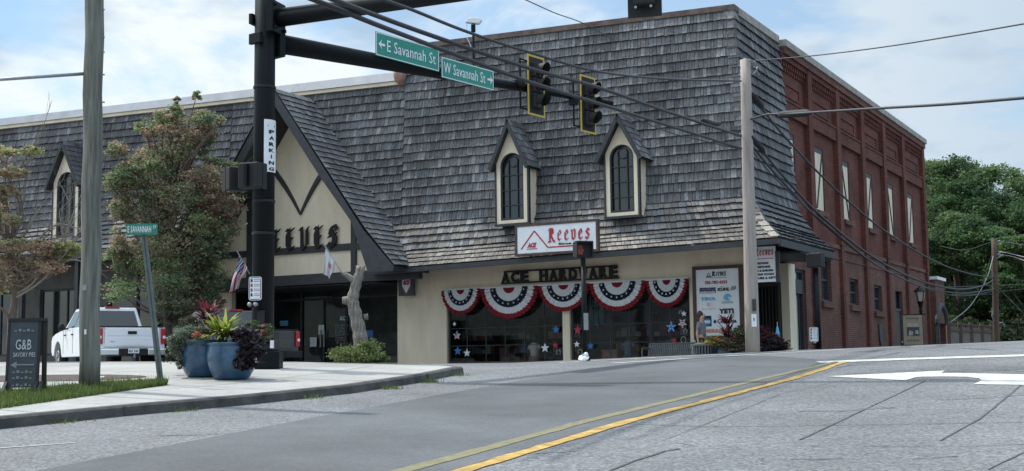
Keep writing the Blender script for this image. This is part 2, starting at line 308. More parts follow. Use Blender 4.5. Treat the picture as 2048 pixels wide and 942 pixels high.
TONES_D = [(0.126, 0.131, 0.136), (0.118, 0.122, 0.127), (0.133, 0.136, 0.141), (0.091, 0.093, 0.098), (0.193, 0.193, 0.199), (0.13, 0.124, 0.122), (0.121, 0.125, 0.131), (0.123, 0.127, 0.132)]
TONES_SUNLIT = [(0.173, 0.161, 0.146), (0.2, 0.185, 0.166), (0.15, 0.142, 0.132), (0.184, 0.171, 0.157), (0.228, 0.21, 0.187), (0.139, 0.131, 0.121), (0.162, 0.144, 0.132)]  # skirt shingles: sunlight is put into these paler, warmer tones
def shingles(mb, BL, BR, TR, TL, e=.27, wmin=.08, wmax=.18, tones=TONES_D, thick=.072, jit=.010, wave=0.0):
    """courses of wooden shingles over a four-sided plane"""
    BL, BR, TR, TL = map(Vector, (BL,BR,TR,TL)); nrm = (BR-BL).cross(TL-BL).normalized()
    H = ((TL-BL).length+(TR-BR).length)/2; rows = max(1, round(H/e))
    mb.add([BL,BR,TR,TL], [(0,1,2,3)], (.03,.03,.032))
    for r in range(rows):
        f0, f1 = r/rows, min(1.0, (r+1.12)/rows)
        L0, R0 = BL.lerp(TL, f0), BR.lerp(TR, f0); L1, R1 = BL.lerp(TL, f1), BR.lerp(TR, f1)
        wd_ = max((R0-L0).length, .01); x = 0.0; cur = (L1-L0).length
        while x < wd_:
            w = random.uniform(wmin, wmax); x2 = min(wd_, x+w)
            if wd_-x2 < .05: x2 = wd_
            a, b = x/wd_, x2/wd_; gp = .006/wd_
            d = random.uniform(-jit, jit)/cur; th = thick*random.uniform(.85,1.15)
            def P(t, s_, o): return L0.lerp(R0, t).lerp(L1.lerp(R1, t), s_)+nrm*o
            p0, p1 = P(a+gp, d, 0.0), P(b-gp, d, 0.0); q0, q1 = P(a+gp, d, th), P(b-gp, d, th); t0, t1 = P(a+gp, 1, .006), P(b-gp, 1, .006)
            c = random.choice(tones); k = random.uniform(.86,1.14); c = tuple(v*k for v in c); ce = tuple(v*.2 for v in c)  # butt ends darkened to draw the shadow line under each course
            mb.add([p0,p1,q1,q0], [(0,1,2,3)], ce); mb.add([p0,p1,q1,q0,t0,t1], [(3,2,5,4),(0,3,4),(1,5,2)], c)
            x = x2
    return mb
def gridwall(mb, u0, u1, z0, z1, holes, w, reveal, axis='y', sgn=1):
    """wall plane with rectangular openings and reveals; axis y: plane y=w, u=x ; axis x: plane x=w, u=y"""
    us = sorted({u0,u1,*[h[0] for h in holes],*[h[1] for h in holes]}); zs = sorted({z0,z1,*[h[2] for h in holes],*[h[3] for h in holes]})
    P = (lambda u,v,d: (u,w+d,v)) if axis == 'y' else (lambda u,v,d: (w+d,u,v))
    for a, b in zip(us[:-1], us[1:]):
        for c, d in zip(zs[:-1], zs[1:]):
            m1, m2 = (a+b)/2, (c+d)/2
            if any(h[0] < m1 < h[1] and h[2] < m2 < h[3] for h in holes): continue
            mb.add([P(a,c,0),P(b,c,0),P(b,d,0),P(a,d,0)], [(0,1,2,3)])
    for h in holes:
        a,b,c,d = h; r = reveal*sgn
        mb.add([P(a,c,0),P(b,c,0),P(b,d,0),P(a,d,0),P(a,c,r),P(b,c,r),P(b,d,r),P(a,d,r)], [(0,1,5,4),(1,2,6,5),(2,3,7,6),(3,0,4,7)])
    return mb
def catmull(pts, n=10):
    pts = [Vector(p) for p in pts]; P = [pts[0]*2-pts[1]]+pts+[pts[-1]*2-pts[-2]]; out = []
    for i in range(1, len(P)-2):
        for k in range(n):
            t = k/n; a,b,c,d = P[i-1],P[i],P[i+1],P[i+2]
            out.append(.5*((2*b)+(c-a)*t+(2*a-5*b+4*c-d)*t*t+(3*b-a-3*c+d)*t**3))
    return out+[pts[-1]]
def fast_mesh(name, verts, nf, m, cols, parent=None):
    """nf quads, verts (nf*4,3), cols (nf,3)"""
    me = bpy.data.meshes.new(name); me.vertices.add(nf*4); me.loops.add(nf*4); me.polygons.add(nf)
    me.vertices.foreach_set('co', verts.astype(np.float32).ravel()); me.loops.foreach_set('vertex_index', np.arange(nf*4, dtype=np.int32))
    me.polygons.foreach_set('loop_start', np.arange(0, nf*4, 4, dtype=np.int32)); me.polygons.foreach_set('loop_total', np.full(nf, 4, dtype=np.int32)); me.update()
    a = me.color_attributes.new('tone', 'FLOAT_COLOR', 'CORNER'); c = np.ones((nf,4,4), np.float32); c[:,:,:3] = cols[:,None,:]; a.data.foreach_set('color', c.ravel())
    me.materials.append(m); o = bpy.data.objects.new(name, me); COL.objects.link(o)
    if parent: o.parent = parent
    return o
def leafquads(c, size, up=.3, asp=.55):
    n = len(c); a = np.random.normal(size=(n,3)); a /= np.linalg.norm(a, axis=1)[:,None]
    b = np.random.normal(size=(n,3)); b[:,2] *= up; b -= a*(a*b).sum(1)[:,None]; b /= np.linalg.norm(b, axis=1)[:,None]
    s = (size*np.random.uniform(.6,1.4,n))[:,None]
    return np.stack([c-b*s*.5, c+a*s*asp*.5+b*s*.05, c+b*s*.5, c-a*s*asp*.5+b*s*.05], 1).reshape(-1,3)
def clumps(cl, per, size, pal, spread=.34, up=.3, hollow=.55):
    """cl: list of (centre, rx, ry, rz, weight, palette index or None)"""
    V = []; C = []
    for (c, rx, ry, rz, w, pi) in cl:
        n = int(per*w); k = max(3, int(n/28))
        d = np.random.normal(size=(k,3)); d /= np.linalg.norm(d, axis=1)[:,None]; r = np.random.uniform(hollow, 1, k)**.6
        sub = np.array(c)+d*r[:,None]*np.array([rx,ry,rz])
        idx = np.random.randint(0, k, n); pos = sub[idx]+np.random.normal(size=(n,3))*np.array([rx,ry,rz*.6])*spread*.55
        base = np.array([pal[(pi if pi is not None else np.random.randint(len(pal))) % len(pal)] if np.random.rand() < .65 else pal[np.random.randint(len(pal))] for _ in range(k)])
        col = base[idx]*np.random.uniform(.65,1.4,(n,1))
        V.append(leafquads(pos, size, up)); C.append(col)
    return np.concatenate(V), np.concatenate(C)
def branch_mb(mb, p, d, L, r, depth, spread=.6, tips=None):
    pts = [p]; q = Vector(p); dd = Vector(d).normalized()
    for i in range(4):
        dd = (dd+Vector([random.gauss(0,.13) for _ in range(3)])).normalized(); q = q+dd*L/4; pts.append(q.copy())
    mb.tube(pts, [r*(1-.5*i/4) for i in range(5)], 5 if r < .03 else 7)
    if tips is not None and depth <= 1: tips.append(q.copy())
    if depth > 0:
        for _ in range(random.choice((2,3))):
            nd = (dd+Vector([random.gauss(0,spread) for _ in range(3)])).normalized()
            branch_mb(mb, pts[random.choice((2,3,4))], nd, L*random.uniform(.55,.8), r*.5, depth-1, spread, tips)

# ------------------------------------------------------------------ ground, road, kerb, markings
def ground():
    xs = sorted(set(list(np.arange(-40,40.1,1.0))+[-700,-400,-200,-120,-70,70,120,200,400,700])); ys = sorted(set(list(np.arange(-12,60.1,.5))+[-200,-80,-30,80,120,200,400,900]))
    mb = MB(); n = len(ys)
    for x in xs:
        for y in ys: mb.v.append((float(x), float(y), g(x,y)))
    for i in range(len(xs)-1):
        for j in range(n-1): mb.f.append((i*n+j, (i+1)*n+j, (i+1)*n+j+1, i*n+j+1)); mb.t.append(None)
    return setting('road', mb, M['asphalt'], True)
ground()
def resample(pts, step=.4):
    out = [Vector(pts[0])]
    for a, b in zip(pts[:-1], pts[1:]):
        a, b = Vector(a), Vector(b); k = max(1, int((b-a).length/step))
        for i in range(1, k+1): out.append(a.lerp(b, i/k))
    return out
def lerp_poly(pts, t):
    L = [0]
    for a, b in zip(pts[:-1], pts[1:]): L.append(L[-1]+(b-a).length)
    s = t*L[-1]
    for i in range(len(pts)-1):
        if s <= L[i+1]+1e-9: return pts[i].lerp(pts[i+1], (s-L[i])/max(1e-9, L[i+1]-L[i]))
    return pts[-1]
def sheet(name, A, B, off, m, nu=60, nv=10, hf=None, kind=True):
    A = [Vector((p[0],p[1],0)) for p in A]; B = [Vector((p[0],p[1],0)) for p in B]; mb = MB(); hf = hf or g
    for i in range(nu+1):
        a, b = lerp_poly(A, i/nu), lerp_poly(B, i/nu)
        for j in range(nv+1): p = a.lerp(b, j/nv); mb.v.append((p.x, p.y, hf(p.x,p.y)+off))
    for i in range(nu):
        for j in range(nv): mb.f.append((i*(nv+1)+j, i*(nv+1)+j+1, (i+1)*(nv+1)+j+1, (i+1)*(nv+1)+j)); mb.t.append(None)
    for f in range(len(mb.f)):
        a, b, c = [Vector(mb.v[k]) for k in mb.f[f][:3]]
        if (b-a).cross(c-a).z < 0: mb.f[f] = mb.f[f][::-1]
    return mb
def line(pts, w0, off, w1=None, jit=0.0):
    pts = resample([Vector((p[0],p[1],0)) for p in pts], .3); w1 = w1 or w0; mb = MB(); n = len(pts)
    for i, p in enumerate(pts):
        d = (pts[min(i+1,n-1)]-pts[max(i-1,0)]).normalized(); r = Vector((d.y,-d.x,0)); w = w0+(w1-w0)*i/(n-1); w *= 1+random.uniform(-jit,jit); o = random.uniform(-jit,jit)*w*.6
        for s in (-.5,.5): q = p+r*(w*s+o); mb.v.append((q.x,q.y,g(q.x,q.y)+off))
    for i in range(n-1): mb.f.append((2*i,2*i+1,2*i+3,2*i+2)); mb.t.append(None)
    return mb
yel = [G(900,942), G(1230,845), G(1450,789), G(1575,757), G(1690,724)]
lft = [G(73,942), G(635,834), G(879,790), G(1000,768), G(1153,741), G(1240,730)]
def back(p, q, L): d = (p-q).normalized(); return p+d*L
yel = [back(yel[0], yel[1], 14)]+yel; lft = [back(lft[0], lft[1], 14)]+lft
lft2 = lft+[lft[-1]+EY*5]
setting('road_lane', sheet('', lft2, yel, .004, M['lane'], 90, 16), M['lane'])
setting('road_marking_yellow_line', line([back(p, p+EX, .0)+EX*.10 for p in yel[:-1]]+[yel[-1]], .17, .0085, .15, .14), M['painty'])
yel_b = [p-EX*.36 for p in yel[:-1]]+[yel[-1]-EX*.16]
setting('road_marking_worn_line', line(yel_b, .21, .0085, .13, .10), M['painty2'])
def quadline(pxs, w, off=.0085, w1=None, jit=.05): return line([G(*p) for p in pxs], w, off, w1, jit)
setting('road_marking_stop_line', quadline([(1637,725),(1800,719),(2060,711),], .5, jit=.02), M['paintw'])
setting('road_marking_crosswalk_line', quadline([(1225,727),(1290,723),(1480,711),(1700,699)], .24), M['paintw'])
setting('road_marking_far_line', quadline([(1120,726),(1300,716),(1500,706.5),(1640,699)], .22), M['paintw'])
arrow = [(1655,753.5),(1811,761.5),(1835,754.5),(1880,753.8),(1935,754.6),(1958,757.5),(1964,761.5),(1947,769.5),(2120,771.5),(2120,751.5),(1990,748.5),(1882,746.5),(1890,742)]
aw = [G(*p) for p in arrow]; mb = MB(); mb.add([(p.x,p.y,p.z+.0085) for p in aw], [tuple(range(len(aw)))])
f = mb.f[0]; a_, b_, c_ = [Vector(mb.v[k]) for k in (0,4,7)]
setting('road_marking_turn_arrow', mb, M['paintw'])
cracks = MB()
for pxs, w in [([(1235,847),(1400,854),(1560,853),(1730,850),(2060,845)], 0.018), ([(1600,880),(1730,819),(1850,762)], 0.020), ([(1320,884),(1420,845),(1560,789),(1700,757)], 0.009), ([(1880,882),(1960,838),(2045,768)], 0.020),
               ([(1730,893),(1900,894),(2060,889)], 0.015), ([(1590,892),(1640,893)], 0.015), ([(1220,942),(1270,922),(1305,912),(1330,903),(1360,898)], 0.028), ([(1740,739),(1790,743),(1900,741)], 0.015), ([(1350,885),(1390,893)], 0.010),
               ([(1600,744),(1670,736),(1780,722)], 0.015), ([(1690,724),(1740,716),(1800,705)], 0.020), ([(940,748),(1000,741),(1080,738)], 0.015), ([(1000,741),(1060,742),(1120,737)], 0.013), ([(2048,905),(1975,940)], 0.015), ([(1880,747),(1950,738),(2048,736)], 0.010)]:
    l = quadline(pxs, w, .0065, jit=.35); cracks.add(l.v, l.f)
setting('road_crack_seams', cracks, M['crack'])
stn = MB()
for px, py, L_, w_, az in ((1710,818,.7,.2,1.35),(1980,792,.9,.28,1.2),(1640,918,.25,.06,1.5),(1870,915,.28,.08,1.2),(1100,905,.3,.06,1.3),(1960,735,2.6,.7,1.3),(2000,728,2.0,.5,1.3),(1770,700,.9,.15,1.2),(380,870,.4,.05,1.4)):
    c = G(px, py); n_ = 16; k0 = len(stn.v)
    for k in range(n_):
        a_ = 6.283*k/n_; q = (math.cos(a_)*L_*random.uniform(.6,1.1), math.sin(a_)*w_*random.uniform(.5,1.2)); x = c.x+q[0]*math.sin(az)+q[1]*math.cos(az); y = c.y+q[0]*math.cos(az)-q[1]*math.sin(az); stn.v.append((x,y,g(x,y)+.003))
    stn.f.append(tuple(range(k0,k0+n_))); stn.t.append(None)
setting('road_stains', stn, asphalt('oil stained asphalt', (.137,.139,.142), .36, .3))
# faint old parking mark near the kerb
setting('road_marking_parking_tick', quadline([(0,897),(150,886)], .05, .006, jit=.3), mat('worn white paint', (.36,.36,.35), .8, .25, 14, detail=8))
K = [G(0,858), G(250,832), G(500,809), G(700,787), G(840,765), G(905,751)]
KD = (K[-1]-K[0]); KD.z = 0; KD.normalize(); KL = Vector((-KD.y, KD.x, 0))
K = [K[0]-KD*12]+K
tip = K[-1]
nose = [tip, tip+KD*.55+KL*.10, tip+KD*.85+KL*.55, tip+KD*.75+KL*1.4, tip+KD*.5+KL*3, tip+KL*7, tip-KD*1.5+KL*15]
def slabh(x, y):
    p = Vector((x,y,0)); d = max(0, (p-Vector((K[0].x,K[0].y,0))).dot(KL)); return g(x,y)+.13+.016*min(d,4)
kl = resample([Vector((p.x,p.y,0)) for p in K], .3); nl = resample([Vector((p.x,p.y,0)) for p in nose], .12)[1:]
edge = kl+nl
outer = [p+KL*16 for p in kl]+[tip*1.0+KL*16 for _ in nl]
# slab: from the kerb line to a far line
ins = [p+KL*.15 for p in kl]
for i, p in enumerate(nl):
    q = nl[max(0,i-1)]; d = (nl[min(i+1,len(nl)-1)]-q).normalized(); ins.append(p+Vector((-d.y,d.x,0))*.15)
mb = MB(); N_ = 26
for i, p in enumerate(ins):
    q = Vector((kl[min(i,len(kl)-1)].x, kl[min(i,len(kl)-1)].y, 0))+KL*16 if i < len(kl) else kl[-1]+KL*16
    for j in range(N_+1):
        t = (j/N_)**1.6; r = p.lerp(q, t); mb.v.append((r.x, r.y, slabh(r.x,r.y)))
for i in range(len(ins)-1):
    for j in range(N_): mb.f.append((i*(N_+1)+j, (i+1)*(N_+1)+j, (i+1)*(N_+1)+j+1, i*(N_+1)+j+1)); mb.t.append(None)
setting('sidewalk', mb, M['concrete'], True)
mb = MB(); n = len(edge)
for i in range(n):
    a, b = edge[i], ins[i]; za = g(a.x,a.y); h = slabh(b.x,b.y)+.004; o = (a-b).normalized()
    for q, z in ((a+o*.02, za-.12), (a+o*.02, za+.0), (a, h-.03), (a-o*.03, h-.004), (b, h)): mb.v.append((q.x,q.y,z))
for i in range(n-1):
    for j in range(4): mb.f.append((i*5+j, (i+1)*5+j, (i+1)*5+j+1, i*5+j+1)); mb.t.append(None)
setting('kerb', mb, M['kerb'])  # dark base tone carries the shade of the kerb face
jt = MB()
for t in (.36, .62, .93):            # kerb joints
    p = lerp_poly([Vector((q.x,q.y,0)) for q in K], t); jt.bar((p.x-KL.x*.04,p.y-KL.y*.04,g(p.x,p.y)+.055),(p.x+KL.x*.02,p.y+KL.y*.02,g(p.x,p.y)+.055),.018,.13)
setting('kerb_joints', jt, M['crack'])
seam = MB()
for t in (.2,.3,.39,.48,.57,.66,.75,.84,.93):
    p = lerp_poly([Vector((q.x,q.y,0)) for q in K], t)
    a, b = p+KL*.16, p+KL*6.0; pts = resample([a,b], .3)
    for u, v in zip(pts[:-1], pts[1:]):
        seam.add([(u.x-KD.x*.01,u.y-KD.y*.01,slabh(u.x,u.y)+.004),(u.x+KD.x*.01,u.y+KD.y*.01,slabh(u.x,u.y)+.004),(v.x+KD.x*.01,v.y+KD.y*.01,slabh(v.x,v.y)+.004),(v.x-KD.x*.01,v.y-KD.y*.01,slabh(v.x,v.y)+.004)], [(0,1,2,3)])
for off_ in (1.75,3.5):
    lp = resample([q+KL*off_ for q in [Vector((k_.x,k_.y,0)) for k_ in K]], .4)
    for u, v in zip(lp[:-1], lp[1:]): seam.add([(u.x-KL.x*.008,u.y-KL.y*.008,slabh(u.x,u.y)+.004),(v.x-KL.x*.008,v.y-KL.y*.008,slabh(v.x,v.y)+.004),(v.x+KL.x*.008,v.y+KL.y*.008,slabh(v.x,v.y)+.004),(u.x+KL.x*.008,u.y+KL.y*.008,slabh(u.x,u.y)+.004)], [(0,1,2,3)])
setting('sidewalk_joints', seam, M['crack'])
def GS(px, py):                       # sight line met with the raised pavement
    d = ray(px, py); t = 6.0
    while t < 40:
        p = CO+d*t
        if p.z <= slabh(p.x,p.y): break
        t += .02
    return Vector((p.x, p.y, slabh(p.x,p.y)))
# grass verge
ga = [GS(-60,826), GS(0,817), GS(120,800), GS(220,786), GS(300,775), GS(332,771)]; gb = [GS(-60,797), GS(0,790), GS(100,782), GS(220,771), GS(290,768), GS(334,769)]
tb = sheet('', ga, gb, .006, None, 50, 10, slabh); setting('soil_verge', tb, mat('verge soil', (.07,.075,.035), 1, .4, 6))
V = []; C = []
pa = [Vector((p.x,p.y,0)) for p in ga]; pb = [Vector((p.x,p.y,0)) for p in gb]
n = 22000; vv = np.zeros((n,4,3)); cc = np.zeros((n,3))
for i in range(n):
    t = random.random(); s_ = random.uniform(-.03,1.03); p = lerp_poly(pa, t).lerp(lerp_poly(pb, t), s_); z = slabh(p.x,p.y)
    h = random.uniform(.03,.085)*(1.1 if random.random() < .93 else 1.9); a = random.uniform(0,6.28); w = .006; dx_, dy_ = math.cos(a)*w, math.sin(a)*w; lx, ly = random.gauss(0,.02), random.gauss(0,.02)
    vv[i] = [(p.x-dx_,p.y-dy_,z),(p.x+dx_,p.y+dy_,z),(p.x+dx_*.3+lx,p.y+dy_*.3+ly,z+h),(p.x-dx_*.3+lx,p.y-dy_*.3+ly,z+h)]
    k = random.uniform(.6,1.35); cc[i] = np.array(random.choice([(.10,.17,.035),(.13,.19,.05),(.08,.14,.03),(.19,.19,.08)]))*k
tag(fast_mesh('grass', vv.reshape(-1,3), n, M['plant'], cc), 'short green grass on the verge beside the sidewalk', 'grass', kind='stuff')
mb = MB()                              # weeds in the gutter
n = 500; vv = np.zeros((n,4,3)); cc = np.zeros((n,3))
for i in range(n):
    c = random.choice([G(850,764),G(855,765),G(780,778),G(620,797),G(905,752),G(120,845),G(360,822)]); x, y = c.x+random.gauss(0,.12), c.y+random.gauss(0,.10); z = g(x,y); h = random.uniform(.02,.07); a = random.uniform(0,6.28)
    vv[i] = [(x-.006,y,z),(x+.006,y,z),(x+math.cos(a)*.03,y,z+h),(x+math.cos(a)*.03-.006,y+.01,z+h)]; cc[i] = (.12,.17,.05)
tag(fast_mesh('weeds', vv.reshape(-1,3), n, M['plant'], cc), 'small green weeds sprouting along the gutter', 'weeds', kind='stuff')
# dirt/puddled mulch bed at far left
# ------------------------------------------------------------------ the shop building
ORG = {}; GOODS = attrmat('shelf goods', .8)
def fthing(name, label, cat, ox, oy, oz, group=None):
    t = thing(name, label, cat, W(ox,oy,oz), -ANG, group); ORG[t.name] = (-ox,-oy,-oz); return t
def P(mb, name, m, root, smooth=False, bevel=0, label=None):
    o = mb.build(name, m, root, smooth, ORG.get(root.name), bevel)
    if label: o['label'] = label
    return o
def SUB(mb, name, m, part, smooth=False, label=None):
    o = mb.build(name, m, part, smooth)
    if label: o['label'] = label
    return o
shop = fthing('shop_building', 'long corner shop with dark shingled mansard roof, cream front and red brick side wing', 'building', 0, 0, 1.0)
ZT = lambda x: 11.38+(-x)*.034            # tall mansard's top edge
ZL = lambda x: 10.56+max(0,-11.1-x)*.030  # long left roof's top edge
FY, FZ = -.9, 5.9; XE, YE, YS = 1.5, -1.9, 3.4
def ez(x): return 4.58+x*.016
# upper mansard, tall right part
r = MB(); shingles(r, (-11.1,FY,FZ), (.45,FY,FZ), (0,-.6,ZT(0)-.12), (-11.1,-.6,ZT(-11.1)-.12), .285)
shingles(r, (.45,FY,FZ), (.45,YS,FZ), (0,YS,11.15), (0,-.6,ZT(0)-.12), .285)
roof_r = P(r, 'mansard_roof', M['shingle'], shop)
hc = MB()
for k in range(19):
    a = Vector((.45,FY,FZ)).lerp(Vector((0,-.6,ZT(0)-.1)), k/19); b = Vector((.45,FY,FZ)).lerp(Vector((0,-.6,ZT(0)-.1)), (k+1.1)/19); c = random.choice(TONES_D)
    hc.add([a+Vector((-.26,-.05,0)),a+Vector((.05,-.05,0)),b+Vector((.02,-.02,0)),b+Vector((-.26,-.02,0))], [(0,1,2,3)], c); hc.add([a+Vector((.055,-.05,0)),a+Vector((.055,.22,0)),b+Vector((.02,.22,0)),b+Vector((.02,-.02,0))], [(0,1,2,3)], c)
SUB(hc, 'hip_cap', M['shingle'], roof_r)
# flared lower skirt, front and side (two pitches)
m1 = (-1.32, 5.12)
fl = MB()
shingles(fl, (-11.6,YE,ez(-11.6)), (XE,YE,ez(XE)), (XE-.56,m1[0],m1[1]), (-11.6,m1[0],m1[1]-.15), .21, .1, .22, TONES_SUNLIT, .045)
shingles(fl, (-11.6,m1[0],m1[1]-.15), (XE-.56,m1[0],m1[1]), (.45,FY,FZ+.02), (-11.6,FY,FZ+.02), .24, .1, .24, TONES_SUNLIT[2:3]+TONES_SUNLIT[5:6]+TONES_SUNLIT[:1]+TONES_D[2:5])
shingles(fl, (XE,YE,ez(XE)), (XE,YS,ez(XE)), (XE-.56,YS,m1[1]), (XE-.56,m1[0],m1[1]), .21, .1, .22, TONES_D+TONES_SUNLIT[2:3])
shingles(fl, (XE-.56,m1[0],m1[1]), (XE-.56,YS,m1[1]), (.45,YS,FZ), (.45,FY,FZ), .24, .12, .24, TONES_D)
flo = P(fl, 'roof_skirt', M['shingle'], shop)
hp = MB()
for k in range(6):
    A1, B1, C1 = Vector((XE,YE,ez(XE))), Vector((XE-.56,m1[0],m1[1])), Vector((.45,FY,FZ))
    def pp(t): return A1.lerp(B1,t*2) if t < .5 else B1.lerp(C1,t*2-1)
    a, b = pp(k/6), pp(min(1,(k+1.1)/6)); c = (.30,.275,.24) if k < 4 else (.14,.14,.135)
    hp.add([a+Vector((-.2,-.03,.05)),a+Vector((.03,-.03,.06)),b+Vector((.03,-.03,.03)),b+Vector((-.2,-.03,.02))], [(0,1,2,3)], c); hp.add([a+Vector((.035,-.03,.06)),a+Vector((.035,.2,.05)),b+Vector((.035,.2,.02)),b+Vector((.035,-.03,.03))], [(0,1,2,3)], (.1,.1,.1))  # caps pale in front, dark at the side: sun and shade in the tone
SUB(hp, 'hip_cap', M['shingle'], flo)
# fascia, soffit
f = MB(); f.hexa([(-11.6,YE-.03,ez(-11.6)-.15),(XE+.02,YE-.03,ez(XE)-.15),(XE+.02,YE+.07,ez(XE)-.15),(-11.6,YE+.07,ez(-11.6)-.15),(-11.6,YE-.03,ez(-11.6)-.01),(XE+.02,YE-.03,ez(XE)-.01),(XE+.02,YE+.07,ez(XE)-.01),(-11.6,YE+.07,ez(-11.6)-.01)])
f.box(XE-.05,XE+.03,YE+.08,YS,ez(XE)-.20,ez(XE)-.012)
P(f, 'fascia', M['timber'], shop)
f = MB(); f.hexa([(-11.9,YE+.07,ez(-11.6)-.10),(XE-.05,YE+.07,ez(XE)-.10),(XE-.05,0.25,ez(XE)+.16),(-11.9,.25,ez(-11.6)+.16),(-11.9,YE+.07,ez(-11.6)-.05),(XE-.05,YE+.07,ez(XE)-.05),(XE-.05,.25,ez(XE)+.21),(-11.9,.25,ez(-11.6)+.21)])
f.box(-4,XE-.05,.25,YS,ez(0)-.21,ez(0)-.14); f.prism([(.0,ez(0)-.1),(XE-.06,ez(XE)-.1),(XE-.60,m1[1]-.05),(.42,FZ-.06),(.0,FZ-.06)], YS-.04, YS-.005); P(f, 'soffit', M['timber'], shop)
# top edge of tall roof + flat roof behind
f = MB(); f.hexa([(-11.2,-.66,ZT(-11.2)-.13),(.06,-.66,ZT(0)-.13),(.06,-.3,ZT(0)-.13),(-11.2,-.3,ZT(-11.2)-.13),(-11.2,-.66,ZT(-11.2)+.03),(.06,-.66,ZT(0)+.03),(.06,-.3,ZT(0)+.03),(-11.2,-.3,ZT(-11.2)+.03)])
P(f, 'roof_edge', M['copingrust'], shop)
f = MB(); f.box(-.25,.07,-.29,YS,11.17,11.40); P(f, 'coping', M['stone'], shop)
f = MB(); f.box(-11.1,-.3,-.28,23.4,10.9,11.1); f.box(-11.15,-11.05,-.55,23.4,9.8,11.6); P(f, 'flat_roof', M['greywall'], shop)
# the cream front with its display windows
XL = F(893,640)[0]; XM0, XM1 = F(1125,640)[0], F(1139,640)[0]; XR = F(1380,640)[0]; X0 = F(795,640)[0]
ZW0, ZW1 = 1.42, 3.82
w = MB(); gridwall(w, X0, 0, .9, 4.72, [(XL,XM0,ZW0,ZW1),(XM1,XR,ZW0,ZW1)], 0, .18)
w.box(-.02,0,.001,.3,.9,4.36); w.box(X0,X0+.02,.01,1.4,.9,4.5)
P(w, 'wall', M['cream'], shop)
for a, b in ((XL,XM0),(XM1,XR)):
    f = MB(); f.box(a,b,.10,.16,ZW0,ZW0+.09); f.box(a,b,.10,.16,ZW1-.09,ZW1); f.box(a,a+.07,.10,.16,ZW0+.09,ZW1-.09); f.box(b-.07,b,.10,.16,ZW0+.09,ZW1-.09)
    k = 6
    for i in range(1,k): x = a+(b-a)*i/k; f.box(x-.012,x+.012,.12,.15,ZW0+.09,ZW1-.09)
    for z in (2.0,2.55,3.1): f.box(a+.07,b-.07,.125,.145,z,z+.02)
    dw = P(f, 'display_window', M['timber'], shop); gq = MB(); gq.add([(a,.135,ZW0),(b,.135,ZW0),(b,.135,ZW1),(a,.135,ZW1)], [(0,1,2,3)]); SUB(gq, 'pane', M['glass'], dw)
f = MB(); f.box(-12,-1.4,4.2,4.3,.9,4.3); f.box(-12,-1.4,.2,4.2,1.15,1.2); f.box(-12,-1.4,.2,4.2,4.2,4.25); f.box(-1.45,-1.4,.25,4.2,.9,4.3); f.box(-11.9,-11.8,.2,4.2,.9,4.3)
for x in (-9.5,-7.4,-3.6): f.box(x,x+1.5,3.6,3.95,1.2,3.0)
P(f, 'shop_interior', M['interior'], shop)
random.seed(31)
for xs_ in (-10.9,-9.2,-7.6,-5.2,-3.9):     # shelves of goods along the back of the display
    f = MB()
    for z in (1.3,1.75,2.2,2.65): f.box(xs_,xs_+1.3,2.2,2.55,z,z+.03)
    f.box(xs_-.04,xs_,2.2,2.55,1.2,2.9); f.box(xs_+1.3,xs_+1.34,2.2,2.55,1.2,2.9); sh = P(f, 'shelf', M['brownframe'], shop)
    f = MB()
    for z in (1.33,1.78,2.23):
        x = xs_+.05
        while x < xs_+1.15:
            w_ = random.uniform(.08,.22); c = random.choice([(.25,.22,.18),(.12,.18,.26),(.3,.1,.08),(.35,.33,.3),(.1,.15,.1),(.3,.25,.08)]); f.box(x,x+w_,2.22,2.45,z,z+random.uniform(.12,.34),tone=c); x += w_+.03
    SUB(f, 'goods', GOODS, sh)
# corner porch with gate, pier
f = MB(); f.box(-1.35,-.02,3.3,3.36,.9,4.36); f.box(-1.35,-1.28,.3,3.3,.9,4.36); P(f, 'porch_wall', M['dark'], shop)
f = MB(); zg = F(1540,565,3.0)[1]; xg0, xg1 = -1.26, -.10
f.box(xg0,xg1,3.0,3.06,zg-.12,zg); f.box(xg0,xg1,3.0,3.05,1.35,1.43); f.box(xg0,xg1,3.0,3.05,2.35,2.4)
n = 11
for i in range(n+1): x = xg0+(xg1-xg0)*i/n; f.box(x-.014,x+.014,3.01,3.04,1.1,zg)
f.box(xg0-.02,xg0+.05,2.99,3.07,1.1,zg); f.box(xg1-.05,xg1+.02,2.99,3.07,1.1,zg)
P(f, 'gate', M['lattice'], shop)
f = MB(); f.box(-.06,.19,3.1,3.75,.9,4.33); P(f, 'pier', M['cream'], shop)
# ---- brick wing
def sy(px, py): return S(px, py)[0]
PIL = [S(1609,160)[0], S(1665,200)[0], S(1713,230)[0], S(1757,255)[0], S(1798,280)[0]]
d_ = (PIL[-1]-PIL[0])/4; PIL = [PIL[0]+d_*i for i in range(5)]
PIL = PIL+[S(1843,400)[0]]; BE = PIL[-1]+.25
WIN = []
for px, py, hw in ((1581,370,.55),(1640,370,.5),(1692,395,.5),(1739.5,412,.5),(1782,430,.5),(1822,445,.5)): y = S(px,py)[0]; WIN.append((y-hw,y+hw,6.35,8.5))
LOW = []
for x0, x1, yt, yb in ((1641,1661,516,603),(1698,1716,558,611),(1747,1763,571,623)):
    a = S(x0,(yt+yb)/2)[0]; b = S(x1,(yt+yb)/2)[0]; LOW.append((a,b,S((x0+x1)/2,yb)[1],S((x0+x1)/2,yt)[1]))
a, b = S(1791,630)[0], S(1805,630)[0]; DOOR = (a,b,.95,S(1798,583)[1])
BW = (S(1587,600)[0]+.05, S(1611,600)[0], 1.5, 4.25)
w = MB(); gridwall(w, YS-.05, BE, 5.36, 11.15, WIN, 0, .08, 'x', -1); P(w, 'brick_wall', M['brick'], shop)
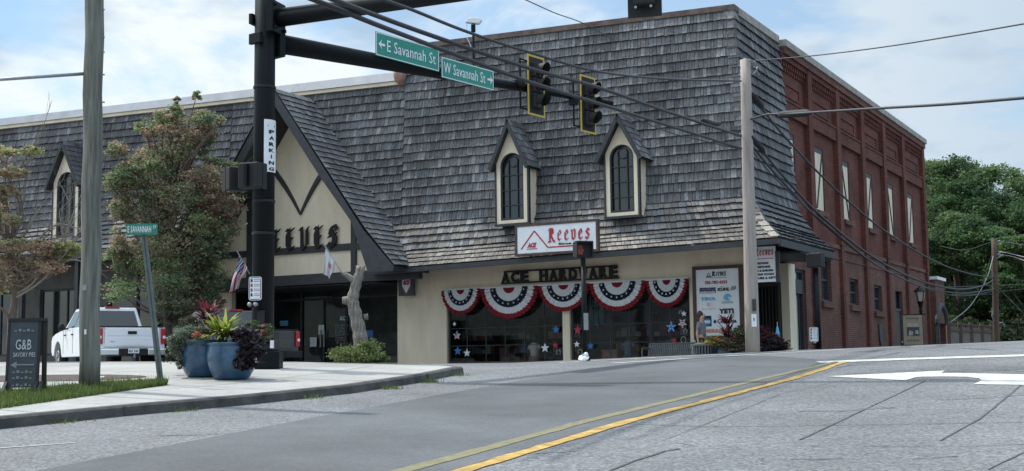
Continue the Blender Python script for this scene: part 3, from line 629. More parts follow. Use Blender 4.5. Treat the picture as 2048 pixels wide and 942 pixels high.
w = MB(); gridwall(w, YS+.35, BE, .8, 5.36, LOW+[DOOR,BW], .03, .23, 'x', -1); w.add([(.03,YS+.35,5.36),(.03,BE,5.36),(0,BE,5.36),(0,YS+.35,5.36)],[(0,1,2,3)])
w.add([(.03,BE,.8),(.03,BE,5.36),(-11,BE,5.36),(-11,BE,.8)],[(0,1,2,3)]); w.add([(0,BE,5.36),(0,BE,11.15),(-11,BE,11.15),(-11,BE,5.36)],[(0,1,2,3)])
P(w, 'lower_brick_wall', M['bricklow'], shop)
for i, y in enumerate(PIL):
    f = MB(); f.box(.0,.17,y-.23,y+.23,5.36,10.85); f.box(.03,.15,y-.15,y+.15,.8,5.35); P(f, 'pilaster', M['brick'], shop)
for i, (a, b) in enumerate(zip([YS-.05]+PIL[:-1], PIL)):
    a2, b2 = a+(.23 if i else 0), b-.23
    f = MB(); f.box(.0,.12,a2,b2,9.0,9.42); f.box(.0,.15,a2,b2,9.42,9.49); P(f, 'belt_course', M['brick'], shop)
    f = MB(); f.box(0,.15,a2,b2,10.70,10.85); k = int((b2-a2)/.22)
    for j in range(k):
        y = a2+(b2-a2)*(j+.25)/k; f.box(0,.10,y,y+.11,10.52,10.70); f.box(0,.06,y,y+.11,10.38,10.52)
    P(f, 'corbel', M['brick'], shop)
    f = MB(); c0, c1 = a2+.5, b2-.5
    if c1-c0 > .4:
        f.box(0,.035,c0,c1,10.0,10.08); f.box(0,.035,c0,c1,9.62,9.68); f.box(0,.035,c0,c0+.07,9.68,10.0); f.box(0,.035,c1-.07,c1,9.68,10.0); P(f, 'brick_panel', M['brick'], shop)
f = MB(); f.box(.03,.09,YS+.35,BE,5.22,5.36); f.box(.03,.06,YS+.35,BE,4.86,4.92); P(f, 'string_course', M['bricklow'], shop)
f = MB(); f.box(-.3,.22,YS+.01,BE+.04,10.86,11.06); P(f, 'cornice', M['bricklow'], shop)
f = MB(); f.box(-.35,.28,YS+.01,BE+.1,11.07,11.28); P(f, 'coping', M['stone'], shop)
for i, (a,b,c,d) in enumerate(WIN):
    f = MB(); f.box(-.17,-.02,a,a+.05,c,d); f.box(-.17,-.02,b-.05,b,c,d); f.box(-.17,-.02,a+.05,b-.05,d-.17,d); f.box(-.17,-.02,a+.05,b-.05,c,c+.05)
    wo_ = P(f, 'window', M['timber'], shop)
    f = MB(); f.box(-.15,-.03,a+.05,b-.05,c+.05,d-.17); SUB(f, 'board', M['panel'], wo_)
    f = MB(); f.bar(*(((-.015,a+.12,c+.1),(-.015,b-.12,d-.2)) if i % 2 == 1 else ((-.015,b-.12,c+.1),(-.015,a+.12,d-.2))), .05, .04, (1,0,0)); SUB(f, 'diagonal_brace', M['timber'], wo_)
    f = MB(); f.box(-.1,.12,a-.1,b+.1,c-.16,c-.003); SUB(f, 'sill', M['stone'] if i > 9 else M['bricklow'], wo_)
for i, (a,b,c,d) in enumerate(LOW):
    f = MB(); f.box(-.17,-.07,a,a+.08,c,d); f.box(-.17,-.07,b-.08,b,c,d); f.box(-.17,-.07,a+.08,b-.08,d-.09,d); f.box(-.17,-.07,a+.08,b-.08,c,c+.08); f.box(-.15,-.09,a+.08,b-.08,(c+d)/2-.03,(c+d)/2+.03); f.box(-.14,-.1,(a+b)/2-.02,(a+b)/2+.02,c,d)
    wo_ = P(f, 'window', M['timber'], shop)
    f = MB(); f.box(-.145,-.13,a+.08,b-.08,c+.08,d-.09); SUB(f, 'pane', M['carglass'], wo_)
    f = MB(); f.box(-.1,.13,a-.12,b+.12,c-.2,c-.003); SUB(f, 'sill', M['bricklow'], wo_)
a,b,c,d = BW
f = MB(); f.box(-.17,-.05,a,a+.12,c,d); f.box(-.17,-.05,b-.12,b,c,d); zc = S(1598,560)[1]; f.box(-.17,-.04,a+.12,b-.12,zc-.42,zc+.02); f.box(-.17,-.05,a+.12,b-.12,c,c+.25); f.box(-.17,-.05,a+.12,b-.12,d-.08,d)
for t in (.33,.66): y = a+(b-a)*t; f.box(-.13,-.09,y-.02,y+.02,c,d)
for z in (zc+.3,zc+.62): f.box(-.13,-.09,a,b,z,z+.03)
bw = P(f, 'tall_window', M['timber'], shop); f = MB(); f.box(-.125,-.115,a,b,c,d); SUB(f, 'pane', M['carglass'], bw)
a,b,c,d = DOOR
f = MB(); f.box(-.17,-.08,a,b,c,d-.75); f.box(-.1,-.04,a,a+.1,c,d); f.box(-.1,-.04,b-.1,b,c,d); f.box(-.1,-.04,a,b,d-.8,d-.7); dr = P(f, 'side_door', M['timber'], shop)
f = MB(); f.box(-.15,-.14,a+.1,b-.1,d-.7,d); SUB(f, 'pane', M['carglass'], dr); f = MB(); f.sph((-.03,b-.18,2.1), .045, 8, 6); SUB(f, 'handle', M['steel'], dr)
f = MB(); y = S(1757,640)[0]; f.prism([(y-.28,2.75),(y+.28,2.75),(y+.24,2.2),(y+.1,1.95),(y-.1,1.95),(y-.24,2.2)], .035, .09, 'x'); P(f, 'wall_plaque', M['timber'], shop)
# ---- dormers
def dormer(pxl, pxr, pyb, apex, tipl, yf=-1.42, base=True, pane_k=4):
    x0, zb = F(pxl, pyb, yf); x1 = F(pxr, pyb, yf)[0]; xa, za = F(apex[0], apex[1], yf-.22); xt, zt = F(tipl[0], tipl[1], yf-.22)
    xa = (x0+x1)/2 if abs(xa-(x0+x1)/2) < .35 else xa; xa = (x0+x1)/2
    hw = (x1-x0)/2; zs = zt+.16; hx = xa-xt if xa-xt > hw+.08 else hw+.3
    yb = -.5; slope = (za-zt)/hx; za2 = za-.30
    k = [ (x0,zb),(x1,zb),(x1,zs),(xa,zs+slope*hw),(x0,zs) ]
    # front face with an arched opening
    r_ = hw*.72; zsp = zs-.12; arch = [(xa-r_, zb+.1)]+[(xa-r_*math.cos(math.pi*i/12), zsp+r_*math.sin(math.pi*i/12)) for i in range(13)]+[(xa+r_, zb+.1)]
    m = MB(); top = zs+slope*hw
    outer = [(x0,zb+.1)]+[None]*13+[(x1,zb+.1)]
    def otop(x):
        return zs+slope*(hw-abs(x-xa))
    vs = []; 
    for (ax, az) in arch:
        t = (ax-(xa-r_))/(2*r_); 
        vs.append((ax,yf,az))
    ow = []
    for i, (ax, az) in enumerate(arch):
        if i <= 1: ow.append((x0,yf,az if i == 0 else zs))
        elif i >= 13: ow.append((x1,yf,zs if i == 13 else zb+.1))
        else:
            x = x0+(x1-x0)*(i-1)/12; ow.append((x,yf,otop(x)))
    n = len(arch); m.add(vs+ow, [(i, i+1, n+i+1, n+i) for i in range(n-1)])
    m.add([(p[0],yf+.16,p[2]) for p in vs]+vs, [(i,i+1,n+i+1,n+i) for i in range(n-1)])
    m.add([(x0,yf,zb),(x1,yf,zb),(x1,yf,zb+.1),(x0,yf,zb+.1)], [(0,1,2,3)])
    m.add([(x1,yf,zb),(x1,yb,zb),(x1,yb,zs),(x1,yf,zs)], [(0,1,2,3)]); m.add([(x0,yf,zb),(x0,yb,zb),(x0,yb,zs),(x0,yf,zs)], [(3,2,1,0)])
    m.add([(x0,yf,zb),(x1,yf,zb),(x1,yb,zb),(x0,yb,zb)], [(3,2,1,0)])
    d = P(m, 'dormer', M['cream'], shop)
    f = MB(); pts = [(p[0],yf+.05,p[2]) for p in vs]; f.tube(pts, .045, 6); f.box(xa-r_,xa+r_,yf+.02,yf+.1,zb+.08,zb+.17)
    f.box(x1-.02,x1+.035,yf-.03,yf+.09,zb-.02,zs); f.box(x0-.035,x0+.02,yf-.03,yf+.06,zb-.02,zs); f.box(x0-.05,x1+.05,yf-.04,yf+.06,zb-.07,zb-.002)
    for j in range(1,4): z = zb+.1+(zsp-zb-.1)*j/3.6; f.box(xa-r_,xa+r_,yf+.07,yf+.10,z-.012,z+.012)
    for x in (xa-r_*.38, xa+r_*.38): f.box(x-.012,x+.012,yf+.07,yf+.10,zb+.1,zsp+.5*r_)
    ring = [(xa+r_*.42*math.cos(a/6*math.pi), yf+.085, zsp+r_*.35+r_*.42*math.sin(a/6*math.pi)) for a in range(13)]; f.tube(ring, .013, 5)
    SUB(f, 'window_frame', M['timber'], d)
    f = MB(); f.add([(p[0],yf+.12,p[2]) for p in vs], [tuple(range(n))]); SUB(f, 'pane', M['carglass'], d)
    f = MB(); yr = yf-.22
    for s_ in (-1,1):
        A = Vector((xa+s_*hx, yr, zt)); B = Vector((xa, yr, za)); A2 = Vector((xa+s_*hx, -.55, zt)); B2 = Vector((xa, -.55, za))
        f.bar(A-Vector((0,0,.08)), B-Vector((0,0,.08)), .1, .11, (0,0,1))
        q = [A2,A,B,B2] if s_ < 0 else [A,A2,B2,B]
        f.hexa([p-Vector((0,0,.10)) for p in q]+[p-Vector((0,0,.02)) for p in q])
    SUB(f, 'rake_board', M['timber'], d)
    f = MB(); yr = yf-.25
    A, B, A2, B2 = Vector((xa+hx+.05,yr,zt-.05)), Vector((xa,yr,za+.04)), Vector((xa+hx+.05,-.6,zt-.05)), Vector((xa,-.6,za+.04)); shingles(f, A, A2, B2, B, .22, .12, .25, TONES_D, .025)
    A, A2 = Vector((xa-hx-.05,yr,zt-.05)), Vector((xa-hx-.05,-.6,zt-.05)); shingles(f, A2, A, B, B2, .22, .12, .25, TONES_D, .025)
    SUB(f, 'roof', M['shingle'], d)
dormer(993, 1057, 449, (1018,240), (979,336))
dormer(1212, 1279, 434, (1236,229), (1192,320))
dormer(104, 156, 482, (127,283), (91,375))
# ---- gable
GX, GZ = F(553,183,-2.5); gk1, gkz = F(732,460,-2.5); gx1, gz1 = F(789,529,-2.5); gh = GX+(gx1-GX); HW = gx1-GX; gx0 = GX-HW; KW = gk1-GX
gf = MB(); slope = (GZ-gkz)/KW
for s_ in (-1,1):
    A, B, C_ = (GX+s_*(HW+.08),gz1-.02), (GX+s_*(KW+.06),gkz+.04), (GX,GZ+.08)
    for (lo, hi, kw) in ((A,B,.22),(B,C_,.25)):
        q = [(lo[0],-2.64,lo[1]),(lo[0],-.6,lo[1]),(hi[0],-.6,hi[1]),(hi[0],-2.64,hi[1])]
        if s_ < 0: q = [q[1],q[0],q[3],q[2]]
        shingles(gf, *q, kw, .10, .24, TONES_D, .045)
gbl = P(gf, 'gable_roof', M['shingle'], shop)
f = MB(); ri = [F(644,357,-2.56),F(705,444,-2.56),F(738,545,-2.56)]
for s_ in (-1,1):
    mr = lambda x: GX+s_*(x-GX)
    oc = [(GX,GZ+.02),(mr(gk1),gkz-.02),(mr(gx1+.05),gz1-.05),(mr(gx1+.02),ri[2][1])]; ic = [(mr(ri[2][0]),ri[2][1]),(mr(ri[1][0]),ri[1][1]),(mr(ri[0][0]),ri[0][1]),(GX,GZ-.46)]
    f.prism([oc[0],oc[1],ic[1],ic[2],ic[3]], -2.62, -2.54); f.prism([oc[1],oc[2],oc[3],ic[0],ic[1]], -2.62, -2.54)
    for lo, hi in (((gx1,gz1),(gk1,gkz)),((gk1,gkz),(GX,GZ))):
        q = [Vector((mr(lo[0]),-.6,lo[1])), Vector((mr(lo[0]),-2.5,lo[1])), Vector((mr(hi[0]),-2.5,hi[1])), Vector((mr(hi[0]),-.6,hi[1]))]
        if s_ > 0: q = [q[1],q[0],q[3],q[2]]
        f.hexa([p-Vector((0,0,.16)) for p in q]+[p-Vector((0,0,.03)) for p in q])
SUB(f, 'rake_board', M['timber'], gbl)
YG = -1.22
def gl(px, py): return F(px, py, YG)
cb_ = gl(600,551)[1]+.02
m = MB(); zz = GZ-.2; hb_ = (zz-cb_)/slope
m.add([(GX-hb_,YG,cb_),(GX+hb_,YG,cb_),(GX,YG,zz)], [(0,1,2)]); gw = P(m, 'gable_wall', M['cream'], shop)
t = MB()
def tb_(p, q, w_, k=0): a, b = gl(*p), gl(*q); t.bar((a[0],YG-.04-.004*k,a[1]), (b[0],YG-.04-.004*k,b[1]), .06, w_, (0,0,1)) if abs(a[0]-b[0]) > abs(a[1]-b[1]) else t.bar((a[0],YG-.04-.004*k,a[1]), (b[0],YG-.04-.004*k,b[1]), w_, .06, (0,1,0))
zb1 = gl(640,498)[1]; xr_ = GX+(zz-zb1)/slope; t.box(GX-(xr_-GX),xr_,YG-.07,YG-.002,zb1-.11,zb1+.11)
xv = gl(709,480)[0]; xo = xv-GX
for s_ in (-1,1): t.box(GX+s_*xo-.10,GX+s_*xo+.10,YG-.074,YG-.003,cb_,zz-slope*xo+.1)
cx0, cz0 = GX, gl(598,430)[1]
for s_ in (-1,1):
    p0 = Vector((GX, 0, cz0)); zt_ = gl(625,318)[1]; xe_ = (zz-zt_)/slope-.05; p2 = Vector((GX+s_*xe_,0,zt_)); p1 = Vector((GX+s_*xe_*.38,0,cz0+(p2.z-cz0)*.52))
    prev = None
    for i in range(11):
        u = i/10; q = p0*(1-u)**2+p1*2*u*(1-u)+p2*u*u; wv = .05+.15*min(1,u*1.6)
        if prev: t.hexa([(prev[0].x-prev[1]/2,YG-.078-.002*s_,prev[0].z),(prev[0].x+prev[1]/2,YG-.078-.002*s_,prev[0].z),(prev[0].x+prev[1]/2,YG-.003,prev[0].z),(prev[0].x-prev[1]/2,YG-.003,prev[0].z),(q.x-wv/2,YG-.078-.002*s_,q.z),(q.x+wv/2,YG-.078-.002*s_,q.z),(q.x+wv/2,YG-.003,q.z),(q.x-wv/2,YG-.003,q.z)])
        prev = (q, wv)
P(t, 'gable_timber', M['timber'], shop)
f = MB(); f.box(gx0-.1,gx1+.1,YG-.12,YG+.1,cb_-.34,cb_-.002); P(f, 'entrance_header', M['timber'], shop)
f = MB(); a, b = Vector((gx1+.25,-1.95,gz1-.05)), Vector((gx1-.45,-1.0,gz1+1.6)); v0, v1 = F(790,527,-2.0), F(757,443,-1.45); f.bar((v0[0],-2.0,v0[1]), (v1[0],-1.45,v1[1]), .07, .05); P(f, 'valley_flashing', M['paintw'], shop)
# entrance recess
YR = 1.3; f = MB(); f.box(gx0-.5,X0,YG+.1,YR,cb_-.4,cb_-.36); P(f, 'porch_ceiling', M['timber'], shop)
def en(px, py): return F(px, py, YR)
xa_, xb_, xc_, xd_ = en(432,640)[0], en(604,640)[0], en(694,640)[0], X0
zdh = en(640,598)[1]
f = MB(); f.box(xa_,xd_,YR+2.5,YR+2.6,1.2,cb_); f.box(xa_,xd_,YR,YR+2.5,1.2,1.28); f.box(xa_-.1,xa_,YR,YR+2.5,1.2,cb_); f.box(xd_-.05,xd_+.0,YR,YR+2.5,1.2,cb_-.3)
f.box(xc_+.2,xc_+1.2,YR+1.6,YR+2.1,1.3,2.6); P(f, 'entrance_interior', M['interior'], shop)
f = MB(); f.box(xb_+.2,xd_,YR-.04,YR+.1,1.2,1.52); f.box(xa_,xb_-.1,YR-.04,YR+.1,1.2,1.52); sfr = None
P(f, 'stall_riser', M['cream'], shop)
f = MB()
for x in (xa_,(xa_+xb_)/2,xb_,xc_,xd_-.05): f.box(x-.04,x+.04,YR-.05,YR+.08,1.3,cb_-.36)
f.box(xa_,xd_,YR-.045,YR+.07,zdh-.04,zdh+.05); f.box(xb_+.04,xc_-.04,YR-.03,YR+.05,1.32,1.5); f.box((xb_+xc_)/2-.03,(xb_+xc_)/2+.03,YR-.04,YR+.06,1.5,zdh-.04)
sfr = P(f, 'shopfront_frame', M['timber'], shop)
f = MB(); f.add([(xa_,YR,1.3),(xd_,YR,1.3),(xd_,YR,cb_-.3),(xa_,YR,cb_-.3)], [(0,1,2,3)]); SUB(f, 'pane', M['glass'], sfr).location = (0,0,0)
f = MB(); f.box((xb_+xc_)/2+.06,(xb_+xc_)/2+.10,YR-.12,YR-.08,2.1,2.7); f.box((xb_+xc_)/2-.10,(xb_+xc_)/2-.06,YR-.12,YR-.08,2.1,2.7); SUB(f, 'handle', M['steel'], sfr)
# ---- long left roof and its ground floor
lr = MB(); xs = [-34,-26,-18.5,-11.12]
for a, b in zip(xs[:-1], xs[1:]):
    shingles(lr, (a,FY,5.9 if a > -19 else 6.9), (b,FY,5.9 if a > -19 else 6.9), (b,-.6,ZL(b)-.02), (a,-.6,ZL(a)-.02), .285)
    if a < -19: shingles(lr, (a,YE,5.72), (b,YE,5.72), (b,FY,6.9), (a,FY,6.9), .24, .12, .24, TONES_D+TONES_SUNLIT[2:3]+TONES_SUNLIT[5:6])
P(lr, 'long_roof', M['shingle'], shop)
f = MB()
for a, b in zip(xs[:-1], xs[1:]): f.hexa([(a,-.78,ZL(a)+.06),(b,-.78,ZL(b)+.06),(b,-.2,ZL(b)+.06),(a,-.2,ZL(a)+.06),(a,-.70,ZL(a)+.36),(b,-.70,ZL(b)+.36),(b,-.2,ZL(b)+.36),(a,-.2,ZL(a)+.36)])
P(f, 'coping', M['coping'], shop)
f = MB()
for a, b in zip(xs[:-1], xs[1:]): f.hexa([(a,-.72,ZL(a)-.06),(b,-.72,ZL(b)-.06),(b,-.3,ZL(b)-.06),(a,-.3,ZL(a)-.06),(a,-.72,ZL(a)+.055),(b,-.72,ZL(b)+.055),(b,-.3,ZL(b)+.055),(a,-.3,ZL(a)+.055)])
P(f, 'coping_trim', M['cream'], shop)
f = MB(); f.lathe([(.02,-.32),(.16,-.2),(.22,0),(.2,.16),(.08,.3),(.02,.42)], 12, (-11.2,-.85,10.75)); P(f, 'downpipe_head', M['terracotta'], shop, True)
f = MB(); f.box(-34,gx0,YE-.03,YE+.07,5.46,5.71); f.box(-34,gx0+.2,YE+.07,.3,5.5,5.56); P(f, 'fascia', M['timber'], shop)
f = MB(); f.box(-34,-11.2,-.3,16,10.2,10.4); P(f, 'flat_roof', M['greywall'], shop)
holes = [(-33.4,-30.2,2.0,4.6),(-29.4,-26.4,2.0,4.6),(-25.6,-22.6,1.4,4.6),(-21.8,-19.9,2.0,4.4)]
w = MB(); gridwall(w, -34, gx0+.5, .9, 5.56, holes, .3, .2); P(w, 'wall', mat('shaded render', (.12,.115,.105), .9, .2, 2), shop)  # cream wall in a dark tone; the porch shade is in the colour
for h in holes:
    f = MB(); a,b,c,d = h; f.box(a,a+.08,.38,.44,c,d); f.box(b-.08,b,.38,.44,c,d); f.box(a,b,.38,.44,d-.08,d); f.box(a,b,.38,.44,c,c+.08); f.box((a+b)/2-.03,(a+b)/2+.03,.38,.44,c,d)
    dw = P(f, 'window', M['timber'], shop); f = MB(); f.box(a,b,.42,.43,c,d); SUB(f, 'pane', M['carglass'], dw)
for x in (-31,-28,-25,-22,-19.4):
    f = MB(); f.box(x-.09,x+.09,YE+.15,YE+.33,1.3,5.5); P(f, 'porch_post', M['timber'], shop)
f = MB(); f.box(gx0-.4,gx0+1.0,-.5,-.3,1.2,cb_-.36); P(f, 'porch_wall', M['cream'], shop)
f = MB(); f.box(-34.2,-34,-.3,16,.8,10.3); f.box(-34,-11,16,16.2,.8,10.3); f.box(-11.1,-11,16,23.7,.8,11); P(f, 'rear_wall', M['greywall'], shop)

# ------------------------------------------------------------------ signs on the shop
def ft(root, body, x0, x1, yb, yt, yl, m, name='lettering', bold=.02, ital=0, dep=.012, label=None):
    """flat lettering; photo columns x0..x1, rows yb..yt, on the plane yl"""
    xm = (x0+x1)/2; X_0 = F(x0,(yb+yt)/2,yl)[0]; X_1 = F(x1,(yb+yt)/2,yl)[0]; Z0, Z1 = F(xm,yb,yl)[1], F(xm,yt,yl)[1]
    return P(text_mb(body, X_0, X_1, Z0, Z1, yl, dep, bold, ital), name, m, root, label=label)
y = YG-.08; X_0, Z0 = F(517,494,y); X_1, Z1 = F(686,452,y); Z0 = F(600,499,y)[1]; Z1 = F(600,457,y)[1]
s = fthing('shop_lettering', 'black gothic capital letters across the cream gable', 'lettering', (X_0+X_1)/2, y, Z0)
L6 = (X_1-X_0)/6
for i, c in enumerate('REEVES'): P(gothic(c, X_0+i*L6, X_0+(i+.80)*L6, Z0, Z1, y, .05, (.21,.14), 1.0), 'letter', M['matte'], s)
# roof sign
yp = -2.06; a = F(1035,508,yp); b = F(1193,498,yp); c = F(1190,441,yp); zb_, zt_ = (a[1]+b[1])/2, (F(1035,456,yp)[1]+c[1])/2
s = fthing('roof_sign', 'white framed roof sign with red gothic lettering and red peak outline above the eave', 'sign', (a[0]+b[0])/2, yp, zb_)
f = MB(); f.box(a[0],b[0],yp,yp+.08,zb_,zt_); P(f, 'board', M['signwhite'], s)
f = MB(); w_ = .07; f.box(a[0]-w_,b[0]+w_,yp-.02,yp+.1,zb_-w_,zb_); f.box(a[0]-w_,b[0]+w_,yp-.02,yp+.1,zt_,zt_+w_); f.box(a[0]-w_,a[0],yp-.02,yp+.1,zb_,zt_); f.box(b[0],b[0]+w_,yp-.02,yp+.1,zb_,zt_)
f.box(a[0]+.2,a[0]+.26,yp+.1,yp+.7,zb_+.1,zb_+.16); f.box(b[0]-.26,b[0]-.2,yp+.1,yp+.7,zb_+.1,zb_+.16); P(f, 'frame', M['brownframe'], s)
BWD, BH = b[0]-a[0], zt_-zb_
def SB(u, v): return (a[0]+u*BWD, yp-.006, zb_+v*BH)
f = MB(); f.bar(SB(.05,.16),SB(.225,.82),.012,.035,(0,0,1)); f.bar(SB(.222,.82),SB(.395,.17),.012,.035,(0,0,1)); f.bar(SB(.393,.175),SB(.96,.175),.010,.035,(0,0,1)); P(f, 'peak_outline', M['red'], s)
def go(root, wd_, fn, u0, u1, v0, v1, m, dep=.012, nib=(.15,.10)):
    p, q = fn(u0,v0), fn(u1,v1); n = len(wd_)
    mb = MB(); cap = 1.18; cw = (q[0]-p[0])/(n+.2)
    mb = gothic(wd_[0], p[0], p[0]+cw*1.18, p[2], q[2], p[1], dep, nib, 1.0); o = gothic(wd_[1:], p[0]+cw*1.25, q[0], p[2]+(q[2]-p[2])*.08, q[2]+(q[2]-p[2])*.12, p[1], dep, nib, 1.0); mb.add(o.v, o.f); return P(mb, 'lettering', m, root)
go(s, 'Reeves', SB, .40, .95, .36, .86, M['red'])
p, q = SB(.53,.235), SB(.87,.32); P(text_mb('Since 1928', p[0], q[0], p[2], q[2], p[1], .01, .03), 'lettering', M['matte'], s)
p, q = SB(.13,.20), SB(.235,.38); P(text_mb('ACE', p[0], q[0], p[2], q[2], p[1], .01, .06, .25), 'lettering', M['red'], s)
f = MB(); f.bar(SB(.12,.155),SB(.26,.155),.01,.018,(0,0,1)); P(f, 'underline', M['red'], s)
# ACE HARDWARE letters
yp = -.10; xa2 = F(1002,565,yp); xb2 = F(1237,533,yp); zl = F(1120,560,yp)[1]; zh = F(1120,540,yp)[1]
zlo = F(1120,561,yp)[1]; zhi = F(1120,538,yp)[1]
s = fthing('shop_lettering', 'dark block letters between two rails on the cream wall above the bunting', 'lettering', (xa2[0]+xb2[0])/2, yp, zlo)
wid = xb2[0]-xa2[0]; words = 'ACE HARDWARE'; cw = wid/12
for i, c_ in enumerate(words):
    if c_ != ' ': P(text_mb(c_, xa2[0]+cw*(i+.08), xa2[0]+cw*(i+.9), zlo, zhi, yp+.03, .06, .045), 'letter', M['matte'], s)
f = MB(); f.box(xa2[0],xb2[0],yp-.01,yp+.02,zlo-.03,zlo+.02); f.box(xa2[0]+.1,xb2[0]-.05,yp-.01,yp+.02,zhi-.02,zhi+.03); P(f, 'rail', M['matte'], s)
# ACE hanging square
yp = -.35; a = F(797,592,yp); b = F(825,548,yp)
s = fthing('hanging_sign', 'small dark square sign with a white shield, left of the bunting', 'sign', (a[0]+b[0])/2, yp, a[1])
f = MB(); f.box(a[0],b[0],yp,yp+.16,a[1],b[1]); P(f, 'box', M['greywall'] if 0 else mat('dark grey sign', (.07,.075,.08), .6, .1, 5), s); f = MB(); f.box(a[0]+.05,b[0]-.05,yp+.06,yp+.1,b[1],4.3); P(f, 'bracket', M['matte'], s)
cx, wz = (a[0]+b[0])/2+.03, b[0]-a[0]; zc = (a[1]+b[1])/2
f = MB(); f.prism([(cx-wz*.3,zc+.2),(cx+wz*.3,zc+.2),(cx+wz*.28,zc-.03),(cx,zc-.27),(cx-wz*.28,zc-.03)], yp-.012, yp-.001); P(f, 'shield', M['signwhite'], s)
P(text_mb('ACE', cx-wz*.22, cx+wz*.2, zc+.0, zc+.15, yp-.015, .01, .05, .2), 'lettering', M['red'], s)
# corner sign under the eave
yp = -.75; a = F(1497,567,yp); b = F(1550,492,yp); a = (a[0], F(1530,564,yp)[1])
s = fthing('hanging_sign', 'white sign hanging at the shop corner, red gothic title over black lines of goods', 'sign', (a[0]+b[0])/2, yp, a[1])
f = MB(); f.box(a[0],b[0],yp,yp+.05,a[1],b[1]); P(f, 'board', M['signwhite'], s); f = MB(); f.box(b[0],b[0]+.1,yp-.02,yp+.08,a[1]-.02,4.36); f.box(a[0],b[0],yp-.01,yp+.06,b[1],b[1]+.04); P(f, 'frame', M['timber'], s)
BWD, BH, a_s = b[0]-a[0], b[1]-a[1], a
def SC2(u, v): return (a_s[0]+u*BWD, yp-.005, a_s[1]+v*BH)
go(s, 'Reeves', SC2, .30, .96, .74, .94, M['red'])
f = MB(); f.bar(SC2(.08,.66),SC2(.2,.9),.01,.02,(0,0,1)); f.bar(SC2(.2,.9),SC2(.33,.66),.01,.02,(0,0,1)); f.bar(SC2(.33,.66),SC2(.93,.66),.009,.018,(0,0,1)); P(f, 'peak_outline', M['red'], s)
for i, tx in enumerate(['HARDWARE','HOUSEWARES','LAWN & GARDEN','SPORTING GOODS','FURNITURE & GIFTS']):
    z = .50-i*.105; p, q = SC2(.5-.031*len(tx), z), SC2(.5+.031*len(tx), z+.065); P(text_mb(tx, p[0], q[0], p[2], q[2], p[1], .008, .04), 'lettering', M['matte'], s)
# brand board
yp = -.12; a = F(1392,676,yp); b = F(1478,536,yp); x0_, x1_ = F(1393,600,yp)[0], F(1479,600,yp)[0]; z0_, z1_ = F(1436,671,yp)[1], F(1436,538,yp)[1]
s = fthing('brand_board', 'tall white advertising board of shop brands in a brown frame beside the wooden pole', 'sign', (x0_+x1_)/2, yp, z0_)
f = MB(); f.box(x0_,x1_,yp,yp+.06,z0_,z1_); P(f, 'board', M['signwhite'], s)
f = MB(); w_ = .1; f.box(x0_-w_,x1_+w_,yp-.03,yp+.08,z0_-w_,z0_); f.box(x0_-w_,x1_+w_,yp-.03,yp+.08,z1_,z1_+w_); f.box(x0_-w_,x0_,yp-.03,yp+.08,z0_,z1_); f.box(x1_,x1_+w_,yp-.03,yp+.08,z0_,z1_); P(f, 'frame', M['brownframe'], s)
BX0, BX1, BZ0, BZ1 = x0_, x1_, z0_, z1_
def BB(u, v): return (BX0+u*(BX1-BX0), yp-.004, BZ1-v*(BZ1-BZ0))
def bt(tx, u0, u1, v0, v1, m, bold=.02, it=0): p, q = BB(u0,v1), BB(u1,v0); P(text_mb(tx, p[0], q[0], p[2], q[2], p[1]-.004, .006, bold, it), 'lettering', m, s)
p0, p1 = BB(.38,.105), BB(.72,.035); mbx = gothic('R', p0[0], p0[0]+.12, p0[2], p1[2], p0[1], .01, (.17,.12), 1); o = gothic('eeves', p0[0]+.125, p1[0], p0[2], p1[2]+.03, p0[1], .01, (.17,.12), 1); mbx.add(o.v, o.f); P(mbx, 'lettering', M['matte'], s)
f = MB(); f.bar(BB(.24,.13),BB(.305,.05),.006,.012,(0,0,1)); f.bar(BB(.305,.05),BB(.37,.13),.006,.012,(0,0,1)); f.bar(BB(.37,.13),BB(.72,.13),.006,.01,(0,0,1)); P(f, 'peak_outline', M['matte'], s)
bt('ACE', .26,.35,.095,.125, M['matte'], .05)
bt('706-782-4253', .21,.73,.175,.225, M['red'], .04)
p, q = BB(.08,.36), BB(.46,.29); f = MB(); f.box(p[0],q[0],p[1]-.004,p[1],p[2],q[2]+.03); P(f, 'logo_panel', mat('dark violet print', (.035,.03,.07), .6, .2, 5), s)
f = MB(); f.prism([(p[0],p[2]+.09),(p[0]+.12,p[2]+.14),(p[0]+.2,p[2]+.11),(p[0]+.27,p[2]+.17),(p[0]+.36,p[2]+.1),(q[0],p[2]+.13),(q[0],p[2]+.085),(p[0],p[2]+.085)], p[1]-.007, p[1]-.0045); P(f, 'mountain_line', mat('violet print', (.16,.10,.28), .6, .1, 5), s)
bt('patagonia', .10,.44,.325,.365, M['signwhite'], .04)
bt('KUHL', .50,.78,.285,.335, M['matte'], .05, .2); f = MB()
for dx_ in (.56,.60): p = BB(dx_+.02,.275); f.box(p[0],p[0]+.02,p[1]-.008,p[1]-.002,p[2],p[2]+.02)
P(f, 'umlaut', M['matte'], s)
f = MB(); p = BB(.80,.325); f.prism([(p[0],p[2]),(p[0]+.05,p[2]+.12),(p[0]+.1,p[2]+.09),(p[0]+.16,p[2]+.13),(p[0]+.17,p[2]+.03),(p[0]+.1,p[2]-.01)], p[1]-.008, p[1]-.002); P(f, 'mountain_mark', M['sage'], s)
bt('TEVA', .10,.46,.42,.47, M['lightblue'], .07)
f = MB(); c_ = BB(.28,.53); [f.prism([(c_[0]+.055*math.cos(k*1.2566+.3*j),c_[2]+.055*math.sin(k*1.2566+.3*j)) for j in (-1,0,1)]+[(c_[0],c_[2])], c_[1]-.008-.0003*k, c_[1]-.002) for k in range(5)]; P(f, 'flower_mark', M['pink'], s)
bt('life is good', .12,.44,.585,.61, M['pink'], .0)
